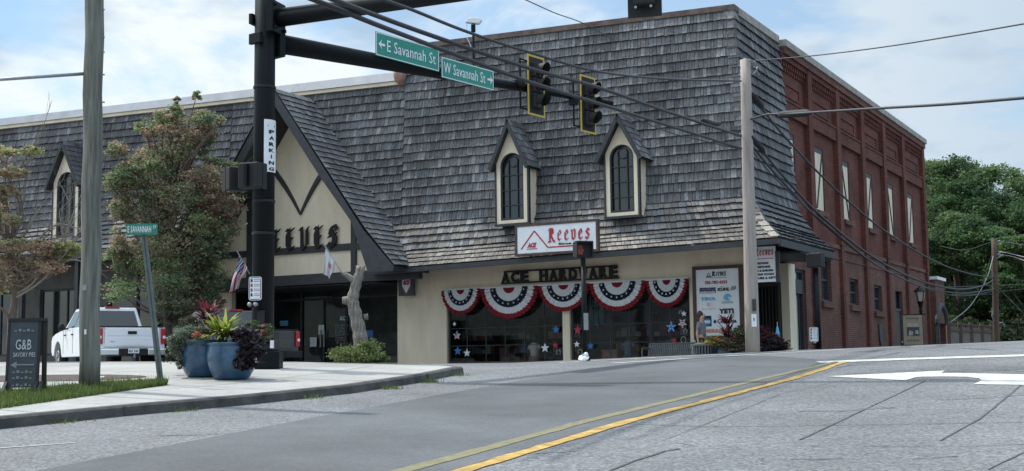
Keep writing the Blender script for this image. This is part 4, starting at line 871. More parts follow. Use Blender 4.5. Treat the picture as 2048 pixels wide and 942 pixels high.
c_ = BB(.73,.43); f = MB(); pts = [(c_[0]-.12,c_[2]-.05)]+[(c_[0]+.11*math.cos(t_),c_[2]+.10*math.sin(t_)) for t_ in np.linspace(3.0,-.2,12)]+[(c_[0]+.02,c_[2]+.02),(c_[0]+.0,c_[2]-.02),(c_[0]+.08,c_[2]-.08),(c_[0]-.02,c_[2]-.1)]; f.prism(pts, c_[1]-.008, c_[1]-.002); P(f, 'wave_mark', M['lightblue'], s)
bt('COSTA', .60,.86,.49,.525, M['sage'], .03); bt('YETI', .52,.86,.60,.675, M['matte'], .06)
p, q = BB(.13,.86), BB(.34,.70); f = MB(); f.box(p[0],q[0],p[1]-.004,p[1],p[2],q[2]); P(f, 'logo_panel', M['navy'], s); f = MB(); f.prism([((p[0]+q[0])/2+.13*math.cos(t_),(p[2]+q[2])/2-.03+.11*math.sin(t_)) for t_ in np.linspace(0,6.0,20)], p[1]-.008, p[1]-.0045); P(f, 'globe_mark', M['blue'], s)
bt('eno', .17,.31,.765,.815, M['signwhite'], .05)
f = MB(); c_ = BB(.42,.79); f.prism([(c_[0]-.05,c_[2]),(c_[0],c_[2]-.06),(c_[0]+.05,c_[2]),(c_[0],c_[2]+.06)], c_[1]-.008, c_[1]-.002); P(f, 'diamond_mark', M['matte'], s)
bt('Columbia', .48,.92,.755,.815, M['matte'], .03); bt('MERRELL', .16,.72,.90,.955, M['orangep'], .05)
# small notices and the white lettering on the entrance glass
def notice(px0, px1, py0, py1, label, m='signwhite'):
    x0, zt = F(px0,py0,YR-.06); x1, zb = F(px1,py1,YR-.06); t = fthing('notice', label, 'notice', (x0+x1)/2, YR-.06, zb)
    f = MB(); f.box(x0,x1,YR-.06,YR-.055,zb,zt); P(f, 'sheet', M[m], t); f = MB()
    for k in range(5): f.box(x0+.04,x1-.04,YR-.064,YR-.061,zb+(zt-zb)*(.14+.16*k),zb+(zt-zb)*(.17+.16*k))
    P(f, 'print', M['sage'], t)
notice(637,648,650,669,'white paper notice on the door glass, upper of two'); notice(620,633,675,693,'white paper notice on the door glass, lower of two')
t = fthing('window_lettering', 'white hand lettering of shop goods on the dark entrance glass', 'lettering', F(684,690,YR-.03)[0], YR-.03, 2)
ft(t, 'ACE', 679,695,641,632, YR-.03, M['white'], bold=.05)
for i, tx in enumerate(['Hardware','Gifts','Paint','Garden','Outdoors','Clothing','Toys']): ft(t, tx, 671,697-(i%3)*3,653+i*6,648+i*6, YR-.03, M['sage'], bold=.01)
t = fthing('house_number', 'small faded number 36 above the entrance door', 'number', F(657,600,YR-.06)[0], YR-.06, zdh); ft(t, '36', 651,664,602,590, YR-.06, M['brownframe'], 'digits', .05)
t = fthing('window_poster', 'small blue poster low in the right entrance window', 'poster', F(739,675,YR-.03)[0], YR-.03, 2.2)
p, q = F(731,674,YR-.03), F(746,660,YR-.03); f = MB(); f.box(p[0],q[0],YR-.03,YR-.025,p[1],q[1]); P(f, 'sheet', M['blue'], t)
t = fthing('window_poster', 'small pale blue poster in the window between big pole and door', 'poster', F(568,650,YR-.03)[0], YR-.03, 2.5)
p, q = F(560,652,YR-.03), F(576,641,YR-.03); f = MB(); f.box(p[0],q[0],YR-.03,YR-.025,p[1],q[1]); P(f, 'sheet', M['lightblue'], t)
# ---- bunting fans
def bunting(px0, px1, lab):
    yb_ = -.09; x0 = F(px0,575,yb_)[0]; x1 = F(px1,575,yb_)[0]; cx = (x0+x1)/2; R_ = (x1-x0)/2; ztop = 3.79
    t = fthing('bunting', lab, 'bunting', cx, yb_, ztop, 'patriotic fan bunting over the display windows')
    RV = max(.80, R_*.94); m = MB(); nr, na = 20, 72; red, whi, nav = (.27,.022,.032), (.74,.76,.78), (.016,.026,.05)
    ring = lambda r: red if r < .22 else whi if r < .44 else nav if r < .64 else whi if r < .87 else red
    for i in range(nr+1):
        for j in range(na+1):
            r = i/nr; a_ = math.pi*(1+j/na); pl = .045*r*math.sin(j*math.pi/1.5)+.02*r*math.sin(j*1.1)
            rr = r*(1+.012*math.sin(j*2.1)); m.v.append((cx+R_*rr*math.cos(a_), yb_-.05+pl-.05*r*(1-r), ztop+RV*rr*math.sin(a_)))
    for i in range(nr):
        for j in range(na): m.f.append((i*(na+1)+j,i*(na+1)+j+1,(i+1)*(na+1)+j+1,(i+1)*(na+1)+j)); m.t.append(ring((i+.5)/nr))
    for k in range(9):
        a_ = math.pi*(1+(k+.5)/9); c = (cx+R_*.54*math.cos(a_), ztop+RV*.54*math.sin(a_)); pts = [(c[0]+.036*(1 if q % 2 == 0 else .42)*math.sin(q*math.pi/5), c[1]+.036*(1 if q % 2 == 0 else .42)*math.cos(q*math.pi/5)) for q in range(10)]
        m.prism(pts, yb_-.115, yb_-.10, tone=(.66,.67,.68))
    P(m, 'fan_cloth', CLOTH, t); f = MB(); f.box(x0,x1,yb_-.06,yb_+.02,ztop-.02,ztop+.03); P(f, 'header_tape', M['clothw'], t)
CLOTH = attrmat('pleated cloth', .9)
for (a, b, l) in ((884,962,'leftmost red white and blue fan bunting at the shop window corner'),(962,1078,'second red white and blue fan bunting from the left'),(1078,1180,'middle red white and blue fan bunting above the window post'),(1180,1293,'fourth fan bunting from the left, just right of the signal post'),(1293,1377,'rightmost red white and blue fan bunting beside the brand board')): bunting(a, b, l)
# ---- stars and horseshoes hung in the windows
def star_pts(cx, cz, r, up=1): return [(cx+r*(1 if q % 2 == 0 else .42)*math.sin(q*math.pi/5), cz+up*r*(1 if q % 2 == 0 else .42)*math.cos(q*math.pi/5)) for q in range(10)]
M['starflag'] = attrmat('star paint', .6)
for (px, py, s_, kind, lab) in ((909,648,5,'white','tiny white star high at the left window edge'),(914,671,10,'flag','flag patterned star at the left window edge'),(915.5,702,10,'blue','plain blue star low at the left window edge'),(934,706,9,'white','white star low at left, beside the plain blue star'),
    (1112,659,9,'blue','blue star left of the window post'),(1090,696,10,'white','large white star low in the left window near the post'),(1110.5,690,7,'red','small red star beside the large white star'),(1155.5,660,10,'red','red star just right of the window post'),(1153.7,688.5,7,'white','white star below the red star right of the post'),
    (1181,692,8,'blue','blue star low beside the signal post'),(1342.7,654,12,'dots','large blue star with white dots in the right window'),(1365,646.5,10,'stripe','upside down red and white striped star'),(1368,627.5,6,'white','small white star at the top right of the window'),(1348,681,7,'redp','small red star low behind the bench')):
    x, z = F(px,py,-.03); r = s_*.0147*1.02; t = fthing('star_ornament', lab, 'ornament', x, -.03, z-r, 'star ornaments in the shop windows')
    if kind in ('white','blue','red','redp'): f = MB(); f.prism(star_pts(x,z,r), -.04, -.02); P(f, 'star', M[{'white':'white','blue':'blue','red':'red','redp':'red'}[kind]], t)
    else:
        f = MB(); f.prism(star_pts(x,z,r,-1 if kind == 'stripe' else 1), -.04, -.02, tone={'flag':(.6,.6,.62),'dots':(.03,.2,.5),'stripe':(.62,.6,.6)}[kind])
        if kind == 'dots':
            for k in range(5):
                for q in (.32,.68): u = x+r*q*math.sin(k*1.2566); v = z+r*q*math.cos(k*1.2566); f.prism([(u+.016*math.cos(w),v+.016*math.sin(w)) for w in np.linspace(0,5.2,6)], -.046, -.041, tone=(.7,.7,.7))
        else:
            for k in range(3): zz_ = z-r*.62+k*r*.42; hw_ = r*(.42 if k != 2 else .5); f.box(x-hw_*(.9 if kind == 'stripe' else 1),x+hw_*.9,-.045,-.041,zz_,zz_+r*.17, tone=(.45,.03,.05))
            if kind == 'flag': f.prism([(x-r*.55,z+.02),(x,z+.0),(x,z+r*.75),(x-r*.2,z+r*.35)], -.047, -.041, tone=(.03,.12,.35))
        P(f, 'star', M['starflag'], t)
for (px, py, s_, lab) in ((1117,705,5.5,'horseshoe ornament low left of the window post'),(1160,704,5.5,'horseshoe ornament low right of the window post'),(1367,680,6.5,'large horseshoe ornament low at the right window edge'),(1371,663,4.5,'small horseshoe ornament under the striped star'),(1361,625,3.5,'tiny horseshoe ornament beside the small white star')):
    x, z = F(px,py,-.03); r = s_*.0147; f = MB(); f.tube([(x+r*.8*math.sin(w),-.03,z+r*math.cos(w)) for w in np.linspace(-2.5,2.5,13)], .012, 6)
    t = fthing('horseshoe_ornament', lab, 'ornament', x, -.03, z-r, 'horseshoe ornaments in the shop windows'); P(f, 'horseshoe', M['steel'], t)
# ---- goods inside the display windows
def dress_form(px, lab, top, skirt):
    x, z = F(px,716,.7); t = fthing('dress_form', lab, 'mannequin', x, .7, 1.2)
    f = MB(); f.lathe([(.04,2.05),(.05,2.12),(.035,2.2)], 10, (x,.7,0)); f.lathe([(.012,1.2),(.012,1.6)], 6, (x,.7,0)); f.lathe([(.16,1.2),(.16,1.22),(.02,1.24)], 12, (x,.7,0)); P(f, 'stand', M['brownframe'], t, True)
    f = MB(); f.lathe([(.15,1.62),(.12,1.72),(.15,1.88),(.17,1.98),(.1,2.05),(.04,2.08)], 14, (x,.7,0)); f.tube([(x-.14,.7,1.98),(x-.2,.7,1.88)], .05, 8); f.tube([(x+.14,.7,1.98),(x+.2,.7,1.88)], .05, 8); P(f, 'top', top, t, True)
    f = MB(); f.lathe([(.24,1.32),(.2,1.48),(.14,1.66)], 14, (x,.7,0)); P(f, 'skirt', skirt, t, True)
dress_form(1069, 'dress form in a cream top inside the left display window', M['cream'], M['tan'])
dress_form(1257, 'dress form in a blue grey shirt inside the right display window', mat('denim', (.16,.22,.27), .9, .2, 6), mat('denim2', (.12,.17,.22), .9, .2, 6))
t = fthing('display_cloth', 'hanging teal cloth inside the window behind the signal post', 'cloth', F(1185,620,.5)[0], .5, 2.6); f = MB(); x = F(1185,620,.5)[0]
for i in range(9): f.box(x-.42+i*.09,x-.34+i*.09,.48+.03*(i%2),.55+.03*(i%2),2.5+.06*((i*5)%3),3.6)
P(f, 'drape', M['shade'], t)
for px, w_, h_, lab, m in ((1222,.5,.28,'low tan box on the right window floor',M['terracotta']),(1012,.35,.4,'small crate on the left window floor',M['brownwood'])):
    x = F(px,715,.6)[0]; t = fthing('display_box', lab, 'box', x, .6, 1.2); f = MB(); f.box(x-w_/2,x+w_/2,.5,.8,1.2,1.5+h_); f.box(x-w_/2-.02,x+w_/2+.02,.48,.82,1.5+h_,1.53+h_); P(f, 'carton', m, t)
# ------------------------------------------------------------------ signal pole with two mast arms
def SL(parent_name): return None
PX = at(525, 739, 23.0); PX = Vector((PX.x, 23.0, slabh(PX.x, 23.0)))
def AZ(a): a = math.radians(a); return Vector((math.sin(a), math.cos(a), 0))
D1, D2 = AZ(38), AZ(109)
def arm_t(px, D=D1):                        # distance along an arm at which it crosses a photo column
    best = None
    r0 = ray(px, 400); k = r0.x/r0.y
    return (k*PX.y-PX.x)/(D.x-k*D.y)
def arm_o(px, off, D=D1):
    nm = Vector((D.y,-D.x,0)); P0 = PX+nm*off; r0 = ray(px, 400); k = r0.x/r0.y
    return (k*P0.y-P0.x)/(D.x-k*D.y)
def zat(px, py, Y): return at(px, py, Y).z
mp_ = thing('signal_pole', 'tall black steel signal pole with two long mast arms at the kerb', 'signal pole', PX)
f = MB(); f.tube([(0,0,0),(0,0,9.9)], [.205,.185], 24); f.lathe([(.19,9.9),(.2,9.93),(.12,10.0),(.01,10.03)], 20); f.build('pole', M['black'], mp_, True)
f = MB(); f.lathe([(.34,0),(.34,.10),(.30,.14),(.29,.34),(.25,.38),(.215,.42)], 20); f.box(-.05,.36,-.30,.1,0,.30); f.build('base_cover', M['black'], mp_, False, None, .01)
for z in (2.45,3.05,5.2): f = MB(); f.lathe([(.2,z),(.212,z+.005),(.212,z+.045),(.2,z+.05)], 24); f.build('strap', M['matte'], mp_)
f = MB(); f.box(-.07,.07,-.215,-.19,.75,1.05); f.build('hand_hole_cover', M['matte'], mp_)
f = MB(); f.box(.19,.25,-.28,-.22,.36,.50); f.build('outlet_box', M['white'], mp_)
za1 = zat(600,78,23.0)+.02; 
def armz(t): a = zat(1040,173,PX.y+D1.y*arm_t(1040)); t1 = arm_t(1040); return za1+(a-za1)*(t-arm_t(600))/(t1-arm_t(600))
te = arm_t(1228)
f = MB(); f.tube([D1*.2+Vector((0,0,armz(.2)-PX.z)), D1*te*.5+Vector((0,0,armz(te*.5)-PX.z)), D1*te+Vector((0,0,armz(te)-PX.z))], [.19,.13,.06], 18); f.build('mast_arm', M['black'], mp_, True)
zn = 7.93
f = MB(); f.tube([D2*.2+Vector((0,0,zn-PX.z)), D2*9+Vector((0,0,zn+.15-PX.z))], [.175,.105], 18); f.build('mast_arm', M['black'], mp_, True)
f = MB()
for D, z in ((D1,armz(.2)),(D2,zn)):
    R_ = Matrix.Translation(Vector((0,0,z-PX.z)))@Matrix.Rotation(math.atan2(D.y,D.x),4,'Z')
    f.box(.16,.30,-.24,.24,-.30,.30, M4=R_); f.box(-.26,-.18,-.16,.16,-.1,.1, M4=R_)
    for a in (-.17,.17):
        for b in (-.22,.22): f.box(.30,.35,a-.03,a+.03,b-.03,b+.03, M4=R_)
f.build('arm_clamp', M['black'], mp_, False, None, .01)
RZ = math.atan2(D1.y, D1.x)
def signal(loc, rz, label, w=.66, h=1.50, yellow=True, parent_group='traffic signals on the mast arms', hang=True):
    t = thing('traffic_signal', label, 'traffic light', loc, rz, parent_group); b = .046
    f = MB(); f.box(-w/2+b,w/2-b,0,.012,-h/2+b,h/2-b); f.build('backplate', M['matte'], t)
    f = MB(); f.box(-w/2,w/2,-.004,.014,h/2-b,h/2); f.box(-w/2,w/2,-.004,.014,-h/2,-h/2+b); f.box(-w/2,-w/2+b,-.004,.014,-h/2+b,h/2-b); f.box(w/2-b,w/2,-.004,.014,-h/2+b,h/2-b); f.build('border', M['yellow'] if yellow else M['matte'], t)
    f = MB()
    for k in (-1,0,1): f.box(-.18,.18,-.10,.18,k*.37-.18,k*.37+.18)
    f.build('housing', M['matte'], t, False, None, .03)
    for k, c in ((1,(.03,.006,.006)),(0,(.03,.018,.005)),(-1,(.006,.02,.014))):
        f = MB(); n = 18; vs = []
        for r in (.146,.153):
            for L_, a0 in ((-.10,0),(-.36,0)):
                for j in range(n+1): a = math.radians(-50+280*j/n); vs.append((r*math.cos(a), L_+(.10*max(0,-math.sin(a)) if L_ < -.2 else 0)+.05*(1-math.sin(a))*(1 if L_ < -.2 else 0), k*.37+r*math.sin(a)))
        m_ = n+1
        f.add(vs, [(q*2*m_+j, q*2*m_+j+1, q*2*m_+m_+j+1, q*2*m_+m_+j) for q in (0,1) for j in range(n)]); f.build('visor', M['matte'], t)
        f = MB(); f.tube([(0,-.10,k*.37),(0,-.135,k*.37)], [.15,.11], 18); f.build('lens', mat('lens%d'%k, c, .2, .1, 9, coat=.5), t)
    if hang:
        f = MB(); f.tube([(-.50,.1,-h/2+.12),(-.50,.1,h/2-.12)], .025, 8); f.tube([(-.50,.1,-h/2+.14),(-.1,.1,-h/2+.14)], .022, 8); f.tube([(-.50,.1,h/2-.14),(-.1,.1,h/2-.14)], .022, 8); f.box(-.57,-.43,.0,.2,-.08,.08); f.build('bracket', M['black'], t)
    return t
for px, py, lab in ((1076,172,'nearer of two yellow bordered traffic signals on the far mast arm'),(1180,209,'farther yellow bordered traffic signal, toward the end of the mast arm')):
    t_ = arm_o(px,.22); p = PX+D1*t_; nrm = Vector((D1.y,-D1.x,0)); loc = p+nrm*.22; signal((loc.x,loc.y,zat(px,py,loc.y)), RZ, lab, h=1.46)
t_ = arm_t(1301, D2); p = PX+D2*t_; zb2 = zat(1301,33,p.y)
s3 = signal((p.x,p.y+.14,zb2+.76), math.pi+math.radians(-14), 'traffic signal seen from behind at the top edge, hanging on the near mast arm', .58, 1.46, False, hang=False)
f = MB()
for x in (-.13,.13):
    for z in (-.45,-.1,.25): f.tube([(x,.20,z-.15),(x,.205,z-.15)], .025, 8)
f.build('bolt', M['steel'], s3)
def street_sign(px0, px1, cx, cy, body, arrow, label, ht=.50):
    t0, t1 = arm_o(px0,.24), arm_o(px1,.24); tm = (t0+t1)/2; nrm = Vector((D1.y,-D1.x,0)); p = PX+D1*tm+nrm*.24; z = zat(cx, cy, p.y); w_ = t1-t0
    t = thing('street_sign', label, 'street sign', (p.x,p.y,z), RZ)
    f = MB(); f.box(-w_/2,w_/2,0,.012,-ht/2,ht/2); f.build('plate', M['green'], t)
    f = MB(); b = .018; f.box(-w_/2+.01,w_/2-.01,-.004,-.001,ht/2-b-.01,ht/2-.01); f.box(-w_/2+.01,w_/2-.01,-.004,-.001,-ht/2+.01,-ht/2+b+.01); f.box(-w_/2+.01,-w_/2+b+.01,-.004,-.001,-ht/2+.03,ht/2-.03); f.box(w_/2-b-.01,w_/2-.01,-.004,-.001,-ht/2+.03,ht/2-.03); f.build('border', M['white'], t)
    a0 = w_*.17 if arrow < 0 else w_*.04
    text_mb(body, -w_/2+a0, w_/2-(w_*.06 if arrow < 0 else w_*.17), -.115, .125, -.002, .006, .0).build('lettering', M['white'], t)
    f = MB(); ax = -w_/2+w_*.09 if arrow < 0 else w_/2-w_*.075; s_ = arrow
    f.prism([(ax+s_*.10,.0),(ax+s_*.0,.10),(ax+s_*.03,.025),(ax-s_*.09,.025),(ax-s_*.09,-.025),(ax+s_*.03,-.025),(ax,-.10)], -.008, -.002); f.build('arrow', M['white'], t)
    f = MB()
    for x in (-w_*.3, w_*.3): f.box(x-.03,x+.03,.013,.13,-.2,.2)
    f.build('mounting_bracket', M['steel'], t)
street_sign(752, 880, 816, 104, 'E Savannah St', -1, 'green overhead street sign reading E Savannah St with left arrow')
street_sign(885, 990, 938, 148, 'W Savannah St', 1, 'green overhead street sign reading W Savannah St with right arrow', .46)
t_ = arm_t(950); p = PX+D1*t_; za = armz(t_); zc = zat(953,42,p.y)
t = thing('traffic_camera', 'white video detection camera on a thin riser above the mast arm', 'camera', (p.x,p.y,za), 0)
f = MB(); f.tube([(0,0,0),(0,0,zc-za-.12)], .028, 8); f.box(-.05,.05,-.05,.05,zc-za-.25,zc-za-.09); f.build('riser', M['black'], t)
f = MB(); R_ = Matrix.Translation((.0,0,zc-za))@Matrix.Rotation(math.radians(8),4,'Y'); f.prism([(-.17,-.06),(-.14,.03),(.0,.07),(.17,.07),(.20,.03),(.14,-.06)], -.07, .07, M4=R_); f.build('housing', M['white'], t, False, None, .012)
f = MB(); f.tube([(-.10,0,zc-za-.02),(-.16,0,zc-za-.1),(-.14,0,zc-za-.4),(-.05,0,zc-za-.6)], .008, 5); f.build('cable', M['white'], t)
# parking banner wrapped round the pole
bz0, bz1 = zat(540,343,22.8), zat(540,238,22.8)
t = thing('parking_banner', 'white vertical banner reading PARKING wrapped around the black signal pole', 'banner', PX)
def wrapc(u, z, r=.212): a = math.radians(-90+10+u*95); return (r*math.cos(a), r*math.sin(a), z)
f = MB(); n = 14
for j in range(n+1):
    for z in (bz0-PX.z, bz1-PX.z): f.v.append(wrapc(j/n, z))
for j in range(n): f.f.append((2*j,2*j+2,2*j+3,2*j+1)); f.t.append(None)
f.build('sheet', M['signwhite'], t, True)
hh = (bz1-bz0)
for i, c_ in enumerate('PARKING'):
    zc_ = bz1-PX.z-hh*(.235+.118*i); mb = text_mb(c_, .26 if c_ != 'I' else .38, .62 if c_ != 'I' else .46, zc_-hh*.036, zc_+hh*.036, 0, .01, .05); mb.v = [wrapc(v[0], v[2], .2155+(.001 if v[1] < -.005 else 0)) for v in mb.v]; mb.build('letter', M['matte'], t)
f = MB(); f.add([wrapc(u, bz1-PX.z-hh*(.12+dz), .2158) for u, dz in ((.20,-.02),(.65,-.02),(.65,.02),(.20,.02))], [(0,1,2,3)]); f.build('bar', M['matte'], t)
# pedestrian signal heads
def ped_head(t, z, hand=True, w=.42, h=.42, yo=0, xo=0, rz=0):
    R_ = Matrix.Translation((xo,yo,z))@Matrix.Rotation(rz,4,'Z')
    f = MB(); f.box(-w/2,w/2,-.02,.17,-h/2,h/2, M4=R_); f.build('housing', M['matte'], t, False, None, .025)
    f = MB(); f.box(-w/2,w/2,-.16,-.021,h/2-.03,h/2, M4=R_); f.box(-w/2,-w/2+.02,-.16,-.021,-h/2,h/2-.03, M4=R_); f.box(w/2-.02,w/2,-.16,-.021,-h/2,h/2-.03, M4=R_); f.build('hood', M['matte'], t)
    if hand:
        f = MB(); hx = -w*.2
        for k in range(4): f.box(hx-.052+k*.03,hx-.03+k*.03,-.03,-.022,.0,.11-.015*abs(k-1.5), M4=R_)
        f.box(hx-.052,hx+.062,-.03,-.022,-.12,-.001, M4=R_); f.box(hx+.064,hx+.086,-.03,-.022,-.06,.02, M4=R_); f.build('hand_symbol', HAND, t)
HAND = bpy.data.materials.new('lit hand'); HAND.use_nodes = True; _b = HAND.node_tree.nodes['Principled BSDF']; _b.inputs['Base Color'].default_value = (.13,.03,.015,1); _b.inputs['Emission Color'].default_value = (1,.16,.04,1); _b.inputs['Emission Strength'].default_value = .02
y_ = 22.68; p = at(502,352,y_)
t = thing('pedestrian_signal', 'black pedestrian signal head on the signal pole, nearer of the pair', 'pedestrian signal', p, math.radians(180-20)); ped_head(t, 0, False, .42, .48, -.05); f = MB(); f.box(-.03,.03,.1,.2,-.2,.2); f.build('bracket', M['black'], t)
p = at(474,359,22.95)
t = thing('pedestrian_signal', 'black pedestrian signal head sticking out left behind the other one', 'pedestrian signal', p, math.radians(180+35)); ped_head(t, 0, False, .40, .44, -.05); f = MB(); f.tube([(0,0,0),(-.3,.0,0)], .025, 8); f.build('bracket', M['black'], t)
def info_plate(t, w, h, z, y=0, x=0):
    f = MB(); pts = []
    for cx, cz, a0 in ((w/2-.04,h/2-.04,0),(-w/2+.04,h/2-.04,90),(-w/2+.04,-h/2+.04,180),(w/2-.04,-h/2+.04,270)):
        for k in range(4): a = math.radians(a0+k*30); pts.append((x+cx+.04*math.cos(a), z+cz+.04*math.sin(a)))
    f.prism(pts, y-.006, y); f.build('plate', M['signwhite'], t)
    f = MB(); b = .012
    f.box(x-w/2+.03,x+w/2-.03,y-.009,y-.0065,z+h/2-b-.012,z+h/2-.012); f.box(x-w/2+.03,x+w/2-.03,y-.009,y-.0065,z-h/2+.012,z-h/2+b+.012); f.box(x-w/2+.012,x-w/2+b+.012,y-.009,y-.0065,z-h/2+.03,z+h/2-.03); f.box(x+w/2-b-.012,x+w/2-.012,y-.009,y-.0065,z-h/2+.03,z+h/2-.03)
    for k in range(4):
        zz_ = z+h*.34-k*h*.2; f.box(x-w*.34,x-w*.2,y-.009,y-.0065,zz_-.03,zz_+.025)
        for q in range(2): f.box(x-w*.1,x+w*.36,y-.009,y-.0065,zz_-.02+q*.03,zz_-.012+q*.03)
    f.build('symbols', M['matte'], t)
    f = MB()
    for k in (1,2): zz_ = z+h*.34-k*h*.2; f.box(x-w*.335,x-w*.205,y-.0115,y-.0092,zz_-.02,zz_+.015)
    f.build('red_symbol', M['red'], t)
p = at(510.5,577,22.74); t = thing('crosswalk_instruction_sign', 'small white push button instruction sign on the black signal pole', 'sign', p); info_plate(t, .235, .43, 0)
p = at(509,609,22.76); t = thing('crossing_button', 'crosswalk push button on the signal pole under its white sign', 'button', p); f = MB(); f.tube([(-.08,0,0),(-.08,-.08,0)], .04, 10); f.build('button', M['steel'], t, True); f = MB(); f.tube([(.03,0,0),(.03,-.09,0)], .04, 10); f.build('button', M['steel'], t, True); f = MB(); f.box(-.12,.1,.0,.05,-.05,.05); f.build('housing', M['black'], t)
# free-standing pedestrian signal posts
def ped_post(px, Y, py_head, r, label, hand, rz, sign=None):
    q = at(px, py_head, Y); zg_ = g(q.x, Y)-.05; t = thing('pedestrian_signal_post', label, 'pedestrian signal', (q.x,Y,zg_)); h = q.z-zg_
    f = MB(); f.tube([(0,0,0),(0,0,h-.2)], r, 14); f.build('post', M['black'], t, True)
    f = MB(); f.lathe([(r*2.4,0),(r*2.4,.04),(r*1.9,.12),(r*1.3,.22),(r,.24)], 14); f.build('base', M['black'], t, True)
    ped_head(t, h, hand, .40, .37, 0, 0, rz); f = MB()
    for x in (-.06,.08): f.tube([(x,.05,h+.18),(x,.05,h+.23)], .012, 6)
    f.build('bolt', M['steel'], t)
    return t, q, zg_
t1_, q_, zg_ = ped_post(1166, 28.5, 499, .055, 'black pedestrian signal post showing an orange hand before the shop window', True, .25)
t2_, q_, zg2 = ped_post(1631, 33.0, 521, .075, 'black pedestrian signal post before the brick side wall', False, 2.6)
pp_ = at(1627.5,669,32.88); t = thing('crosswalk_instruction_sign', 'small white instruction sign on the post before the brick wall', 'sign', pp_); info_plate(t, .235, .38, 0); 
pp_ = at(1629,685,32.9); t = thing('crossing_button', 'push button low on the post before the brick wall', 'button', pp_); f = MB(); f.tube([(0,0,0),(0,-.06,0)], .04, 10); f.build('button', M['steel'], t, True); f = MB(); f.box(-.05,.05,0,.04,-.06,.06); f.build('housing', M['black'], t)
pp_ = at(1172,643,28.4); t = thing('crosswalk_instruction_sign', 'narrow pale sign seen edge on beside the orange hand signal post', 'sign', pp_, math.radians(60)); f = MB(); f.box(-.11,.11,-.004,.004,-.19,.19); f.build('plate', M['sage'], t)
pp_ = G(1165,722); t = thing('white_bag', 'small crumpled white bag at the foot of the signal post', 'bag', (pp_.x,28.2,g(pp_.x,28.2)))
f = MB(); f.sph((0,0,.06), .095, 9, 7, (1.3,1,.8)); random.seed(3); f.v = [(x+random.gauss(0,.015),y+random.gauss(0,.015),max(0,z+random.gauss(0,.02))) for x,y,z in f.v]; f.sph((.05,0,.16), .05, 7, 5); f.build('bag', M['white'], t, False)

# ------------------------------------------------------------------ wooden utility poles
b0 = GS(178,780); top = at(189.5,-40,b0.y)
t = thing('utility_pole', 'thick greenish brown wooden utility pole on the grass verge', 'utility pole', b0); v = top-b0
f = MB(); k = 14; random.seed(5)
for i in range(1): f.tube([v*(j/k)+Vector((.012*math.sin(j*1.7),0,0)) for j in range(k+1)]+[v*1.2], [.135+.012*(1-j/k) for j in range(k+1)]+[.13], 20)
f.build('pole', M['wood'], t, True)
for py in (20,75,105,150,205): q = at(206,py,b0.y)-b0; f = MB(); f.tube([q-Vector((.03,.02,0)),q+Vector((.03,-.02,0))], .012, 6); f.build('bolt', M['steel'], t)
q = at(169,575,b0.y-.14)-b0; f = MB(); f.box(q.x-.03,q.x+.03,q.y-.01,q.y,q.z-.04,q.z+.04); f.build('tag_plate', M['steel'], t)
f = MB(); q = at(171,663,b0.y-.14)-b0; f.box(q.x-.015,q.x+.015,q.y-.008,q.y,q.z-.04,q.z+.03); f.build('staple', M['white'], t)
f = MB(); a = at(174,147,b0.y-.05)-b0; c = at(-120,167,b0.y-.6)-b0; f.tube([a, c], .026, 8); f.build('support_pipe', M['steel'], t, True)
# right pole
b1 = Vector((at(1505,690,30).x, 30, g(5.8,30)-.02)); top = at(1490.5,120,30)
t = thing('utility_pole', 'pale grey bleached wooden utility pole at the shop corner', 'utility pole', b1); v = top-b1
f = MB(); f.tube([v*(j/8) for j in range(9)], [.175-.05*(j/8) for j in range(9)], 18); f.build('pole', M['greywood'], t, True)
UP = lambda px, py, Y=30: at(px,py,Y)-b1
f = MB(); f.tube([UP(1487,118),UP(1497,121)], .03, 6)
for (a, c) in (((1500,128),(1520,140)),((1501,138),(1518,150)),((1502,150),(1516,132))): f.tube(catmull([UP(*a),UP((a[0]+c[0])/2,a[1]-4,29.9),UP(*c)],4), .016, 5)
for py in (132,150,250,268): f.tube([UP(1477,py),UP(1503,py)], .014, 6)
f.build('hardware', M['steel'], t)
f = MB(); q = UP(1508,610,29.83); f.box(q.x-.045,q.x+.045,q.y-.05,q.y,q.z-.14,q.z+.14); f.build('meter_box', M['timber'], t)
f = MB(); q = UP(1508,640,29.82); f.box(q.x-.06,q.x+.06,q.y-.01,q.y,q.z-.16,q.z+.14); f.build('notice', M['signwhite'], t); q = UP(1508,639,29.805); f = MB(); f.box(q.x-.02,q.x+.02,q.y-.003,q.y,q.z-.03,q.z+.04); f.build('notice_mark', M['sage'], t)
# far pole
bf = Vector((at(1992,690,55).x, 55, 1.3)); top = at(1988,477,55)
t = thing('utility_pole', 'distant brown wooden utility pole before the dark trees', 'utility pole', bf); v = top-bf
f = MB(); f.tube([v*(j/6) for j in range(7)], [.15-.04*j/6 for j in range(7)], 12); f.build('pole', M['brownwood'], t, True)
UF = lambda px, py, Y=55: at(px,py,Y)-bf
for pts, r_, nm in (([UF(1984,484),UF(2000,482)],.04,'insulator'),([UF(1992,512),UF(2003,503)],.03,'insulator'),([UF(1992,518),UF(2006,509)],.02,'insulator'),([UF(1986,620),UF(1984,632),UF(1987,640)],.03,'ground_clamp'),([UF(1990,648),UF(2004,645),UF(2009,651)],.025,'bracket')):
    f = MB(); f.tube(pts, r_, 6); f.build(nm, M['steel'], t)
